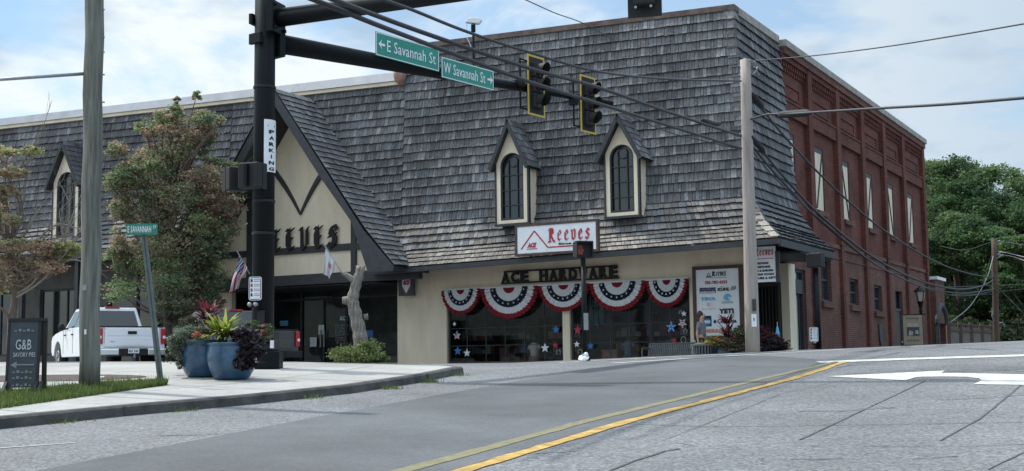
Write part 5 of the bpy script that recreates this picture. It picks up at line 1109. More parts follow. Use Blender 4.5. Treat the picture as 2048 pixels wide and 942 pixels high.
# ------------------------------------------------------------------ overhead lines
M['sagewire'] = mat('pale insulated wire', (.26,.27,.27), .6, .2, 9)
def wire(label, pts, r, m='cable', group=None, name='cable'):
    W_ = [at(*p) for p in pts]; f = MB(); f.tube(catmull(W_, 10), r, 6); o = f.build(name, M[m], None, True); tag(o, label, 'cable', group)
wire('thick overhead cable crossing from top left, lowest of three to the grey pole', [(480,-55,12.5),(629,0,14),(760,52,15.2),(900,105,17),(1057,163,19.1),(1197,207,21.7),(1340,252,25.6),(1482,297,29.9)], .034)
wire('thick overhead cable, middle of three running to the grey pole', [(520,-58,12.5),(675,2,14.2),(860,70,16.6),(1057,136,19.1),(1197,175,21.7),(1340,225,25.6),(1482,272,29.9)], .034)
wire('overhead cable, uppermost of three running to the grey pole', [(700,-22,14),(812,15,15.4),(930,62,17.2),(1057,104,19.1),(1197,143,21.7),(1340,158,25.6),(1482,162,29.9)], .024)
wire('thin wire curving down across the sky at upper centre', [(1000,-22,20),(1052,0,21),(1110,26,22.5),(1165,46,24),(1230,80,26)], .010)
wire('thin wire branching off the lowest cable toward the grey pole', [(1240,222,22.6),(1330,262,25.4),(1400,280,27.8),(1482,299,29.8)], .012)
f = MB(); f.tube([at(1404,240,28),at(1412,245,28.3),at(1440,249,29)], [.04,.09,.03], 8); o = f.build('splice_case', M['matte'], None, True); tag(o, 'black splice case on the middle cable left of the grey pole', 'splice case')
wire('thin twisted wire rising from the grey pole top into the right sky', [(1497,122,30),(1620,112,26),(1760,95,22.5),(1900,73,19.5),(2080,42,17)], .012)
wire('thick black cable running right from the grey pole into the sky', [(1503,238,29.9),(1535,229,28.8),(1580,228,27.5),(1640,224,26),(1750,217,23.5),(1900,208,20.5),(2080,193,18)], .026)
f = MB(); f.tube([at(1556,229,28.2),at(1566,229,28),at(1612,226,26.9),at(1624,225,26.6)], [.03,.085,.085,.03], 10); o = f.build('splice_case', M['matte'], None, True); tag(o, 'long black splice case on the cable right of the grey pole', 'splice case')
wire('cable sagging from a black splice case down past the brick windows to the far pole', [(1500,185,30),(1530,225,31),(1580,285,32.5),(1660,368,35.5),(1760,455,39.5),(1860,518,45),(1930,545,50),(1988,556,55)], .030)
f = MB(); f.tube([at(1501,184,30),at(1506,192,30.1),at(1521,210,30.5),at(1526,216,30.7)], [.03,.085,.085,.03], 10); o = f.build('splice_case', M['matte'], None, True); tag(o, 'black splice case slanting down beside the grey pole top', 'splice case')
wire('upper of the heavy cable bundle sagging low across the brick wall', [(1502,272,30),(1560,345,31.5),(1640,430,34),(1740,510,38),(1830,558,43),(1910,578,48),(1960,573,52),(1988,560,55)], .034)
wire('lower cable of the heavy bundle sagging across the brick wall', [(1502,290,30),(1560,358,31.5),(1640,441,34),(1740,521,38),(1830,568,43),(1910,586,48),(1960,583,52),(1990,578,55)], .030)
wire('slack service drop beside the heavy bundle at the shingled corner', [(1503,300,30),(1540,345,31),(1590,395,32.3),(1650,447,34.2),(1750,528,38.2),(1840,572,43.2),(1920,592,48.2),(1990,582,55)], .016)
f = MB(); f.tube([at(1503,272,29.9),at(1508,281,30),at(1524,298,30.4),at(1530,305,30.6)], [.03,.075,.075,.02], 10); o = f.build('splice_case', M['matte'], None, True); tag(o, 'black splice case at the start of the heavy bundle on the grey pole', 'splice case')
for lab, pts, r in (('wire leaving the far pole top to the right', [(1990,481,55),(2060,492,52)], .022),('upper pale insulated wire from the far pole to the right edge', [(1993,503,55),(2015,506,54),(2060,517,51)], .03),('lower pale insulated wire from the far pole to the right edge', [(1993,510,55),(2020,512,54),(2060,525,51)], .028),('straight cable right of the far pole at mid height', [(1994,572,55),(2060,568,52)], .025),('slightly lower straight cable right of the far pole', [(1994,584,55),(2060,577,52)], .025),('guy wire slanting from far pole down right', [(1996,575,55),(2060,640,53)], .02),('faint thin wire sagging left from the far pole top', [(1880,492,60),(1930,500,58),(1988,482,55)], .014),('pale cable dropping from far pole to the low brick annex', [(1988,508,55),(1972,560,54),(1940,612,52),(1900,645,50)], .03),('thin straight wire from the annex roof to the far pole', [(1890,574,50),(1940,573,52),(1990,570,55)], .02),('low thin wire from the annex to the far pole', [(1892,590,50),(1990,588,55)], .018)):
    wire(lab, pts, r*(.6 if 'pale' in lab else .85), 'sagewire' if 'pale' in lab else 'cable')

# ------------------------------------------------------------------ leaning street sign
b2 = GS(322,770); top = at(286,455,b2.y); v = top-b2
t = thing('street_sign_post', 'leaning steel post on the grass verge carrying a small green street plate', 'street sign', b2)
f = MB(); up_ = v.normalized()
for o_ in (-.028,0,.028): f.bar(Vector((o_,0 if o_ else .02,0)), v+Vector((o_,0 if o_ else .02,0)), .034, .012, (0,1,0))
f.build('post', M['steel'] if 0 else mat('painted post', (.10,.125,.125), .6, .25, 8), t)
p0_, p1_ = at(253,460,b2.y-.03)-b2, at(315,458.5,b2.y-.03)-b2; z0_ = at(284,470,b2.y)-b2; z1_ = at(284,448,b2.y)-b2
f = MB(); f.box(p0_.x,p1_.x,p0_.y-.006,p0_.y,z0_.z,z1_.z); pl_ = f.build('plate', M['green2'], t)
text_mb('E SAVANNAH', p0_.x+.02, p0_.x+(p1_.x-p0_.x)*.80, z0_.z+.035, z1_.z-.035, p0_.y-.006, .004, .01).build('lettering', M['white'], pl_)
text_mb('ST', p0_.x+(p1_.x-p0_.x)*.86, p1_.x-.015, z1_.z-.075, z1_.z-.03, p0_.y-.006, .004, .02).build('lettering', M['white'], pl_)
# ------------------------------------------------------------------ chalkboard A sign
bA = GS(48,790); RA = math.radians(8)
t = thing('sidewalk_sign', 'tall black A frame sign on the grass with white chalk lettering and an arrow', 'sign', bA, RA)
sA = 1/ (FOC/bA.y); hA = (785-637)*sA
f = MB(); R_ = Matrix.Rotation(math.radians(-6),4,'X'); f.box(-.215,.15,-.03,0,.10,hA, M4=R_); bd = f.build('board', M['matte'] if 0 else mat('chalkboard', (.035,.045,.052), .75, .2, 6), t)
f = MB(); f.box(-.25,-.217,-.035,.01,0,hA+.03, M4=R_); f.box(.152,.185,-.035,.01,0,hA+.03, M4=R_); f.box(-.25,.185,-.035,.01,hA+.001,hA+.035, M4=R_); f.box(.20,.26,.10,.14,.03,hA); f.box(-.25,-.2,.10,.14,.03,hA); f.box(-.25,.26,.06,.14,hA-.01,hA+.03); f.build('frame', M['matte'], t)
for x in (-.235,.17,.23):
    f = MB(); f.bar((x,-.27,.0),(x,-.02,.17),.04,.04); f.bar((x,.33,.0),(x,.10,.17),.04,.04); f.box(x-.02,x+.02,-.28,.34,0,.03); f.build('foot', M['matte'], t)
def ct(tx, x0, x1, z0, z1, m='chalk'): text_mb(tx, x0, x1, z0, z1, -.034, .004, .0).build('lettering', mat('chalk', (.40,.43,.45), .9, .2, 20), bd) 
def RT(o): o.matrix_local = R_; return o
for tx, x0, x1, z0, z1 in (('G&B',-.135,.07,hA-.40,hA-.26),('SAVORY PIES',-.16,.13,hA-.50,hA-.44)):
    mb = text_mb(tx, x0, x1, z0, z1, -.034, .004, .0); mb.v = [tuple(R_@Vector(q)) for q in mb.v]; mb.build('lettering', mat('chalk', (.40,.43,.45), .9, .2, 20), bd)
f = MB(); za_ = hA-.61; f.prism([(-.19,za_),(-.11,za_+.05),(-.11,za_+.012),(.12,za_+.012),(.12,za_-.008),(-.11,za_-.008),(-.11,za_-.05)], -.038, -.034, M4=R_)
for z in (hA-.15,hA-.72,hA-.80,hA-.9):
    for k in range(5): x = -.16+k*.055; f.box(x,x+.035,-.037,-.034,z,z+.018*(1+k%2), M4=R_)
f.build('chalk_marks', mat('faint chalk', (.17,.185,.19), .9, .2, 20), bd)

# ------------------------------------------------------------------ planters and plants
def pot(px, py, Y, r, h, label, m='pot', on=None):
    q = at(px, py, Y); z = on(q.x, Y) if on else slabh(q.x, Y); t = thing('planter_pot', label, 'planter', (q.x,Y,z), 0, 'blue glazed planters')
    f = MB(); f.lathe([(r*.60,0),(r*.72,.06*h),(r*.88,.25*h),(r*.98,.5*h),(r*1.0,.68*h),(r*.95,.88*h),(r*.93,.93*h),(r*1.0,.95*h),(r*1.01,h),(r*.88,h),(r*.86,.92*h)], 40); f.build('pot', M[m], t, True)
    f = MB(); f.lathe([(r*.87,.88*h),(r*.5,.93*h),(.01,.95*h)], 24); f.build('soil', M['soil'], t); return Vector((q.x,Y,z+h))
def bladeset(f_, c, n, L, w, cols, droop=.5, up=.6, seg=5):
    for i in range(n):
        a = random.uniform(0,6.283); e = random.uniform(.15, 1.25)**up; l = L*random.uniform(.6,1.1); p = Vector(c)+Vector((random.gauss(0,.03),random.gauss(0,.03),0)); d = Vector((math.cos(a)*math.cos(e), math.sin(a)*math.cos(e), math.sin(e))); side = Vector((-math.sin(a),math.cos(a),0)); col = random.choice(cols); k = random.uniform(.7,1.3); col = tuple(x*k for x in col); o = len(f_.v); pts = []
        for j in range(seg+1):
            t = j/seg; ww = w*(math.sin(math.pi*min(1,t*.9+.12)))*.5; pts += [p-side*ww, p+side*ww]; p = p+d*(l/seg); d = (d+Vector((0,0,-droop/seg*(1+t)))).normalized()
        f_.add(pts, [(2*j,2*j+1,2*j+3,2*j+2) for j in range(seg)], col)
def bush(name, label, cat, loc, cl, per, size, pal, group=None, up=.3, extra=None, stems=None):
    t = thing(name, label, cat, loc, 0, group); L0 = Vector(loc); cl2 = [(Vector(c[0])-L0, *c[1:]) for c in cl]
    V_, C_ = clumps([(tuple(c[0]),*c[1:]) for c in cl2], per, size, pal, up=up, hollow=.2); fast_mesh('foliage', V_, len(C_), M['plant'], C_, t)
    f = MB()
    for c in cl2:
        f.tube([(0,0,0),(c[0].x*.5,c[0].y*.5,c[0].z*.4),tuple(c[0])], [.012,.009,.005], 5)
    f.build('stem', M['bark'], t); 
    if extra:
        V_, C_ = clumps([(tuple(Vector(c[0])-L0),*c[1:]) for c in extra[0]], extra[1], extra[2], extra[3], hollow=.3); fast_mesh('flowers', V_, len(C_), M['plant'], C_, t)
    return t
random.seed(11)
pA = pot(407, 700, 20.75, .385, .60, 'blue glazed planter holding the grey green bush, left of the pair')
pB = pot(464, 700, 20.2, .40, .585, 'blue glazed planter under the dark purple vine, right of the pair')
u1 = .008
bush('shrub', 'grey green fine leaved bush spilling over the left blue planter', 'shrub', (pA.x-.12,pA.y-.05,pA.z-.05), [(at(372,672,20.5),.22,.2,.16,1,None),(at(352,690,20.5),.13,.15,.18,.8,None),(at(395,680,20.6),.15,.15,.12,.5,None),(at(362,722,20.5),.09,.1,.14,.25,0)], 2600, .035, [(.15,.18,.13),(.19,.23,.16),(.10,.13,.08)])
t = thing('cordyline', 'tall dark red spiky plant rising behind the left blue planter', 'plant', (pA.x+.04,pA.y+.1,pA.z-.05)); f = MB(); f.tube([(0,0,0),(.02,0,.45)], .02, 6); f.build('stem', M['bark'], t)
f = MB(); bladeset(f, (.02,0,.32), 46, .40, .05, [(.12,.02,.03),(.08,.015,.022),(.20,.06,.07)], .7, .8); bladeset(f, (.02,0,.5), 40, .36, .035, [(.15,.025,.035),(.24,.09,.10)], .5, .8); f.build('leaves', M['plant'], t)
t = thing('spiky_plant', 'bright yellow green spiky plant in the right blue planter', 'plant', (pB.x-.15,pB.y+.02,pB.z-.05)); f = MB(); bladeset(f, (0,0,.14), 120, .56, .05, [(.24,.30,.045),(.17,.24,.04),(.35,.38,.08)], .8, .8); f.build('leaves', M['plant'], t)
f = MB(); bladeset(f, (0,0,0), 40, .26, .035, [(.08,.12,.04),(.05,.09,.03)], .6, .8); f.build('low_leaves', M['plant'], t)
bush('sweet_potato_vine', 'nearly black purple vine cascading down the right blue planter', 'plant', (pB.x+.12,pB.y-.1,pB.z-.03), [(at(484,672,19.95),.24,.2,.13,1,None),(at(500,700,19.85),.22,.15,.14,.9,None),(at(496,728,19.8),.11,.1,.13,.5,None),(at(478,725,19.8),.08,.08,.1,.2,None)], 800, .085, [(.020,.014,.018),(.035,.022,.028),(.07,.06,.068)], up=.5)
bush('red_flowers', 'coral red flowers between the two blue planters', 'flowers', (pB.x-.28,pB.y-.05,pB.z-.05), [(at(405,667,20.1),.13,.1,.1,.7,None),(at(425,660,20.3),.12,.1,.08,.5,None)], 900, .035, [(.07,.09,.04),(.11,.09,.05)], extra=([(at(405,668,20.05),.13,.1,.09,1,None)], 120, .035, [(.36,.09,.07),(.42,.15,.12)]))
bush('red_flowers', 'salmon flowering plant at the right rim, beside the black pole', 'flowers', (pB.x+.3,pB.y,pB.z-.05), [(at(530,666,20.1),.12,.1,.14,.8,None),(at(505,650,20.3),.12,.1,.1,.6,None)], 700, .038, [(.08,.11,.05),(.13,.15,.09)], extra=([(at(532,660,20.0),.11,.09,.11,1,None)], 80, .035, [(.42,.14,.12)]))
bush('mixed_planting', 'low brown green planting behind the blue planters near the truck', 'plant', (pA.x-.25,pA.y+.3,slabh(pA.x,21)), [(at(385,650,21.1),.25,.15,.16,1,None),(at(345,700,21.2),.12,.12,.25,.6,None)], 900, .045, [(.05,.06,.035),(.10,.07,.05),(.06,.075,.04)])
# planters at the right, beside the shop corner
gr_ = lambda x, y: 1.31
pC = pot(1450, 700, 33.4, .30, .50, 'blue glazed planter nearer the bin at the shop corner', on=gr_)
pD = pot(1489, 700, 33.2, .27, .46, 'smaller blue glazed planter before the grey pole', on=gr_)
pE = pot(1528, 700, 33.5, .30, .42, 'blue glazed planter hidden under dark foliage by the corner gate', on=gr_)
bush('yellow_flowers', 'yellow and orange flowering plant beside the bin', 'flowers', (pC.x-.35,pC.y,pC.z-.1), [(at(1428,686,33.3),.30,.18,.17,1,None)], 1200, .05, [(.16,.17,.04),(.10,.12,.04)], extra=([(at(1424,684,33.2),.2,.12,.11,1,0),(at(1437,675,33.2),.08,.1,.12,.4,2)], 260, .06, [(.55,.42,.05),(.50,.36,.08),(.5,.15,.06)]))
t = thing('cordyline', 'dark red spiky plant standing before the brand board', 'plant', (at(1455,690,33.3).x,33.3,pC.z-.05)); f = MB(); f.tube([(0,0,0),(0,0,.75)], .025, 6); f.build('stem', M['bark'], t)
f = MB(); bladeset(f, (0,0,.3), 40, .55, .065, [(.075,.014,.022),(.11,.02,.03)], .7, .8); bladeset(f, (0,0,.65), 44, .38, .05, [(.15,.022,.035),(.10,.015,.025)], .4, .8); f.build('leaves', M['plant'], t)
bush('mixed_planting', 'brownish green planting spilling over the two corner planters', 'plant', (pD.x-.1,pD.y,pD.z-.05), [(at(1458,686,33.1),.33,.2,.2,1,None),(at(1490,672,33.1),.36,.22,.25,1.2,None),(at(1475,695,33.0),.4,.2,.1,.6,None)], 2300, .05, [(.08,.08,.04),(.12,.07,.05),(.10,.11,.07)])
bush('coleus', 'maroon leafy bush right of the grey pole', 'plant', (pE.x-.15,pE.y,pE.z-.05), [(at(1520,674,33.3),.36,.24,.30,1.3,None),(at(1484,664,33.4),.24,.18,.16,.7,None),(at(1545,682,33.4),.25,.2,.22,.7,None)], 2000, .06, [(.085,.02,.03),(.055,.02,.025),(.08,.05,.04)])
bush('sweet_potato_vine', 'dark vine mound at the foot of the cream pier', 'plant', (pE.x+.25,pE.y,pE.z-.2), [(at(1548,693,33.1),.34,.22,.2,1.3,None),(at(1525,702,33.0),.4,.18,.12,.9,None)], 1100, .08, [(.014,.012,.014),(.03,.026,.03)], up=.5)
t = thing('spiky_plant', 'pale yellow green plant by the corner gate', 'plant', (at(1535,680,33.5).x,33.5,pE.z)); f = MB(); bladeset(f, (0,0,.05), 40, .42, .05, [(.20,.24,.08),(.14,.18,.06)], .6, .7); bladeset(f, (-.12,0,.3), 8, .4, .05, [(.25,.26,.10)], .2, 1.4); f.build('leaves', M['plant'], t)
t = thing('garden_ornament', 'small light blue folded umbrella ornament by the cream pier', 'ornament', (at(1556,690,33.7).x,33.7,1.4)); f = MB(); f.lathe([(.005,.98),(.03,.88),(.07,.66),(.06,.64),(.01,.66)], 10); f.build('canopy', M['lightblue'], t); f = MB(); f.tube([(0,0,0),(0,0,1.05)], .012, 6); f.build('stick', M['steel'], t)

# ------------------------------------------------------------------ dead trunk, bush at its foot, flags
Yt = 31.0; bt_ = Vector((at(722,725,Yt).x, Yt, g(-3.8,Yt)))
t = thing('dead_tree', 'pruned dead grey tree trunk standing before the shop entrance', 'dead tree', bt_)
TT = lambda px, py, Y=Yt: at(px,py,Y)-bt_
f = MB(); pts = [(0,0,0),TT(722,700),TT(720,670),TT(714,640),TT(707,612),TT(706,595),TT(712,570),TT(718,550),TT(722,533)]; f.tube(catmull(pts,4), [.20-.10*i/33 +.012*math.sin(i*1.9) for i in range(33)], 12); f.build('trunk', M['deadbark'], t, True)
f = MB(); f.tube(catmull([TT(706,604),TT(696,601),TT(685,601)],4), [.13,.13,.125,.12,.12,.11,.10,.095,.09], 10); f.build('limb', M['deadbark'], t, True)
f = MB(); f.tube(catmull([TT(712,566),TT(700,555),TT(684,545)],4), [.09,.085,.08,.075,.07,.065,.06,.055,.05], 10); f.build('limb', M['deadbark'], t, True)
f = MB(); f.tube([TT(733,640),TT(731,628)], [.05,.06], 8); f.tube([TT(716,536),TT(713,531)], [.05,.03], 8); f.tube([TT(726,536),TT(729,531)], [.05,.03], 8); f.build('knot', M['deadbark'], t, True)
def cloth(fn, nu, nv): # fn(u,v)->Vector,tone
    f = MB()
    for i in range(nu+1):
        for j in range(nv+1): f.v.append(tuple(fn(i/nu,j/nv)[0]))
    for i in range(nu):
        for j in range(nv): f.f.append((i*(nv+1)+j,(i+1)*(nv+1)+j,(i+1)*(nv+1)+j+1,i*(nv+1)+j+1)); f.t.append(fn((i+.5)/nu,(j+.5)/nv)[1])
    return f
a, b = at(646,486,Yt-.1), at(684,546,Yt); t = thing('flag', 'limp white flag with a faint red print on a slanted stick from the dead trunk', 'flag', b)
f = MB(); f.tube([b-b, a-b], .018, 6); f.build('stick', M['steel'], t)
A_, B_ = at(651,497,Yt-.1)-b, at(670,524,Yt-.05)-b
def wf(u, v):
    top_ = A_.lerp(B_, u); low = (at(646,548,Yt-.1)-b).lerp(at(664,556,Yt-.05)-b, u) if u < .6 else (at(657,559,Yt-.1)-b).lerp(at(668,540,Yt)-b, (u-.6)/.4)
    p = top_.lerp(low, v); p.y += .07*math.sin(u*14)*v; return p, (.45,.20,.2) if (.3 < v < .62 and .45 < u < .75) else (.56,.56,.58)
cloth(wf, 16, 12).build('cloth', CLOTH, t, True)
Yf = 36.0; a, b = at(474,502,Yf), at(499,548,Yf+.2); t = thing('flag', 'limp stars and stripes flag on a short pole left of the signal pole', 'flag', b)
f = MB(); f.tube([b-b, a-b], .018, 6); f.build('stick', M['steel'], t)
def af(u, v):
    top_ = (at(478,512,Yf)-b).lerp(at(495,535,Yf)-b, u); low = (at(457,586,Yf)-b).lerp(at(473,578,Yf)-b, min(1,u*1.3)); p = top_.lerp(low, v); p.y += .08*math.sin(u*11+v*3)*(.3+v); p.x += .015*math.sin(v*8)
    if v < .42 and u < .62: return p, (.025,.04,.10) if (int(u*14)+int(v*16)) % 3 else (.4,.42,.46)
    return p, (.34,.05,.06) if int(u*9) % 2 else (.50,.48,.50)
cloth(af, 28, 24).build('cloth', CLOTH, t, True)
bush('shrub', 'light green feathery shrub at the foot of the dead trunk', 'shrub', (bt_.x,30.4,g(bt_.x,30.4)), [(at(690,708,30.4),.36,.3,.22,1,None),(at(740,700,30.5),.34,.3,.30,1,None),(at(718,714,30.3),.5,.3,.16,.8,None),(at(762,716,30.6),.2,.2,.13,.3,None)], 2600, .05, [(.17,.21,.07),(.22,.26,.10),(.12,.15,.05)], up=1.6)

# ------------------------------------------------------------------ trees
def tree(name, label, base, trunk_pts, cl, per, size, pal, group=None, hollow=.5, twigs=0, leafm='leaf', tr=.16):
    t = thing(name, label, 'tree', base, 0, group); B = Vector(base)
    V_, C_ = clumps([(tuple(Vector(c[0])-B),*c[1:]) for c in cl], per, size, pal, hollow=hollow); fast_mesh('crown', V_, len(C_), M[leafm], C_, t)
    f = MB(); tp = [Vector(p)-B for p in trunk_pts]; f.tube(catmull(tp, 4), [tr*(1-.65*i/(4*(len(tp)-1))) for i in range(4*(len(tp)-1)+1)], 9)
    f.build('trunk', M['bark'], t, True)
    f = MB()
    for c in cl:
        e = Vector(c[0])-B; s_ = min(tp, key=lambda q: abs(q.z-e.z*.62)+.2*(q-e).length); mid = s_.lerp(e,.5)+Vector((random.gauss(0,.15),random.gauss(0,.15),-.1)); f.tube([s_,mid,e], [tr*.32,tr*.2,tr*.07], 6)
        for _ in range(3): branch_mb(f, e.lerp(mid,.4), Vector((random.gauss(0,1),random.gauss(0,1),random.uniform(-.2,.9))), c[1]*1.1+.1, tr*.06, 1, .5)
    if twigs:
        for _ in range(twigs): c = random.choice(cl); branch_mb(f, Vector(c[0])-B, Vector((random.gauss(0,1),random.gauss(0,.6),random.uniform(-.1,1))), random.uniform(.6,1.2), .014, 2, .45)
    f.build('branches', M['bark'], t); return t
random.seed(21); np.random.seed(21)
Ym = 40.0; pm = Ym/FOC
def cp(px, py, rx, ry, w, pi, Y, dy=0, depth=.8): return (at(px,py,Y+dy), rx*Y/FOC, max(rx,ry)*Y/FOC*depth, ry*Y/FOC, w, pi)
pal = [(.33,.235,.165),(.28,.27,.16),(.18,.25,.125),(.36,.30,.20),(.26,.32,.16),(.15,.20,.11)]
mc0 = [(352,196,10,8,.05,4),(384,205,12,9,.08,4),(350,225,22,14,.25,4),(325,245,34,18,.5,1),(392,240,36,16,.45,1),(432,236,18,8,.1,1),(300,265,30,14,.3,0),(370,270,55,20,.8,0),(425,275,28,12,.3,3),
      (245,300,26,14,.3,1),(295,310,40,20,.6,3),(365,315,55,22,.9,1),(440,330,36,10,.3,4),(465,345,18,10,.2,4),(240,345,30,18,.4,0),(320,350,60,24,1,0),(410,365,55,22,.9,0),(245,385,34,22,.5,3),(330,395,65,24,1,1),(425,400,50,22,.9,0),
      (240,425,26,22,.5,1),(320,440,65,26,1,0),(420,445,50,24,.9,1),(235,475,22,24,.4,3),(310,490,60,26,1,1),(400,490,50,26,.9,5),(450,470,22,30,.4,2),(245,525,36,22,.6,2),(320,540,65,26,1,2),(410,545,50,26,.9,5),(260,575,45,20,.6,2),(350,590,70,24,1,5),(430,590,30,24,.5,5),(380,625,60,22,.7,5)]
mc = []
for (px, py, rx, ry, w, pi) in mc0:
    k = 3 if rx > 28 else 2 if rx > 16 else 1
    for _ in range(k): mc.append((px+random.gauss(0,rx*.42), py+random.gauss(0,ry*.55), rx*(.75 if k > 1 else 1), ry*1.15, w/k, pi if random.random() < .6 else random.randrange(6)))
tree('maple_tree', 'large tree with rusty brown and green autumn foliage before the shingled roof', (at(330,700,Ym).x,Ym,1.45), [at(330,735,Ym),at(335,640,Ym),at(328,520,Ym),at(338,400,Ym),at(345,300,Ym)], [cp(*c, Ym, random.uniform(-.9,.9)) for c in mc], 3900, .09, pal, hollow=.15, twigs=2)
Yl = 29.0; pal2 = [(.36,.30,.20),(.34,.35,.16),(.24,.28,.13),(.40,.28,.20)]
lc = [(-10,300,30,14,.4,1),(10,385,26,16,.3,0),(-5,560,30,30,.5,0),(45,560,26,14,.3,0),(100,535,30,14,.3,3),(35,345,18,10,.15,1),(15,305,22,9,.22,1),(60,302,24,9,.22,1),(20,345,28,12,.28,0),(-30,330,50,30,.5,0),(5,400,20,22,.35,3),(-30,440,50,40,.7,0),(20,440,18,14,.2,0),(25,490,40,14,.4,0),(75,495,36,14,.4,3),(128,497,30,14,.5,1),(115,515,28,12,.35,1),(20,525,40,16,.4,3),(150,500,14,10,.14,1),(70,527,34,10,.25,0)]
tl_ = tree('sparse_tree', 'thin half bare tree with dry yellowish leaves at the left edge', (at(22,760,Yl).x,Yl,1.4), [at(22,750,Yl),at(24,640,Yl),at(30,590,Yl),at(18,500,Yl),at(10,400,Yl)], [cp(*c, Yl, random.uniform(-.6,.6)) for c in lc], 2600, .075, pal2, twigs=34, tr=.11)
f = MB(); B = Vector((at(22,760,Yl).x,Yl,1.4))
for a, b, c in (((24,600),(90,555),(160,470)),((30,590),(70,560),(70,510)),((60,560),(120,500),(150,415)),((70,530),(130,470),(140,400)),((20,520),(60,450),(90,400)),((80,545),(140,520),(178,528)),((100,520),(125,480),(118,420)),((60,500),(110,450),(170,460))):
    p0, p1, p2 = at(*a,Yl)-B, at(*b,Yl-.2)-B, at(*c,Yl-.3)-B; f.tube(catmull([p0,p1,p2],5), [.035-.0028*i for i in range(11)], 6)
    for k in range(5): q = p0.lerp(p2, random.uniform(.3,1)); q = p1.lerp(p2, random.random()); branch_mb(f, q, (p2-p1).normalized()+Vector((random.gauss(0,.5),random.gauss(0,.4),random.gauss(0,.5))), random.uniform(.3,.7), .008, 1, .4)
f.build('bare_branches', mat('pale twig bark', (.24,.21,.18), .9, .2, 8), tl_)
# wood on the right
palf = [(.065,.115,.045),(.085,.15,.055),(.045,.08,.035),(.115,.18,.07),(.07,.13,.055)]
fx = [(1835,318,95,'tall green tree just right of the brick parapet'),(1880,318,84,'round topped green tree near the brick wall end'),(1925,316,100,'broad green tree, highest of the wood'),(1965,328,82,'dense green tree above the far pole, left side'),(2010,326,96,'green tree behind the far utility pole'),(2052,348,80,'green tree at the right picture edge'),(2095,352,92,'green tree mostly outside the right edge'),(1905,420,72,'lower bright green tree behind the annex roof'),(1990,450,70,'lower dark green tree around the far pole'),(2050,470,68,'lower dark green tree at the right edge')]
for i, (px, pt, Y, lab) in enumerate(fx):
    np.random.seed(40+i); random.seed(40+i); tz = at(px,pt,Y); bx = tz.x; H_ = tz.z-1.3; R_ = H_*.27; cl = []
    for k in range(17):
        q = random.uniform(.08,1); a = random.uniform(0,6.283); rr = R_*math.sqrt(max(0.05,1-((q-.42)/.62)**2))*random.uniform(.45,1.0); cl.append((Vector((bx+rr*math.cos(a), Y+rr*math.sin(a), 1.3+H_*(.10+.84*q))), R_*.42, R_*.42, R_*.30, 1, random.randrange(5)))
    cl.append((Vector((bx,Y,1.3+H_*.94)), R_*.35, R_*.35, R_*.2, .6, 3)); n_ = 2300
    tree('forest_tree', lab, (bx,Y,1.3), [(bx,Y,1.3),(bx+.2,Y,1.3+H_*.3),(bx,Y,1.3+H_*.6),(bx,Y,1.3+H_*.85)], cl, n_, .21 if Y > 75 else .18, palf, 'trees of the wood behind the far pole', hollow=.35, tr=.28)
# undergrowth along the wood's foot
np.random.seed(9); V_, C_ = clumps([((x,66+random.uniform(-2,4),2.2),1.8,1.5,1.5,1,None) for x in np.linspace(21,36,9)], 900, .25, [(.02,.035,.014),(.03,.045,.02)]); tag(fast_mesh('undergrowth', V_, len(C_), M['leaf'], C_), 'dark low undergrowth along the foot of the wood', 'undergrowth', kind='stuff')

# ------------------------------------------------------------------ bench, bin, lamp, banner, annex, fence
M['benchpaint'] = mat('worn grey green metal paint', (.085,.10,.105), .5, .25, 8)
x0, x1 = F(1293,690,-1.1)[0], F(1351,690,-1.1)[0]+.75; zg3 = 1.13
t = fthing('bench', 'black metal slatted bench below the right display window', 'bench', (x0+x1)/2, -1.1, zg3)
f = MB(); zt = F(1330,687,-1.0)[1]
n = 30
for i in range(n): x = x0+(x1-x0)*(i+.5)/n; f.bar((x,-.98,zg3+.46),(x,-.86,zt),.032,.012,(0,1,0))
f.tube([(x0,-.86,zt),(x1,-.86,zt)], .022, 8); f.tube([(x0,-.98,zg3+.47),(x1,-.98,zg3+.47)], .02, 8); P(f, 'backrest', M['benchpaint'], t)
f = MB()
for i in range(n): x = x0+(x1-x0)*(i+.5)/n; f.box(x-.014,x+.014,-1.42,-1.0,zg3+.43,zg3+.445)
f.tube([(x0,-1.43,zg3+.43),(x1,-1.43,zg3+.43)], .02, 8); P(f, 'seat', M['benchpaint'], t)
for x in (x0,x1):
    f = MB(); f.tube([(x,-1.42,zg3),(x,-1.42,zg3+.68),(x,-.92,zg3+.68)], .022, 8); f.tube([(x,-.98,zg3),(x,-.98,zg3+.46),(x,-.86,zt)], .022, 8); P(f, 'armrest_leg', M['benchpaint'], t)
q = F(1409,700,-2.0); t = fthing('litter_bin', 'black slatted steel litter bin between the bench and flowers', 'bin', q[0], -2.0, 1.17); zt = F(1409,690,-2.0)[1]
f = MB(); r = .29
for i in range(22): a = 6.283*i/22; f.bar((q[0]+r*.9*math.cos(a),-2+r*.9*math.sin(a),1.2),(q[0]+r*math.cos(a),-2+r*math.sin(a),zt),.04,.008,(math.cos(a),math.sin(a),0))
P(f, 'slats', M['benchpaint'], t); f = MB(); f.lathe([(r*.85,1.17),(r*.85,1.22)], 20, (q[0],-2,0)); f.lathe([(r*1.08,zt-.02),(r*1.08,zt+.02),(r*.7,zt+.06),(r*.65,zt+.04)], 24, (q[0],-2,0)); P(f, 'rim', M['benchpaint'], t); f = MB(); f.lathe([(r*.8,1.24),(r*.86,zt-.03)], 20, (q[0],-2,0)); P(f, 'liner', M['matte'], t)
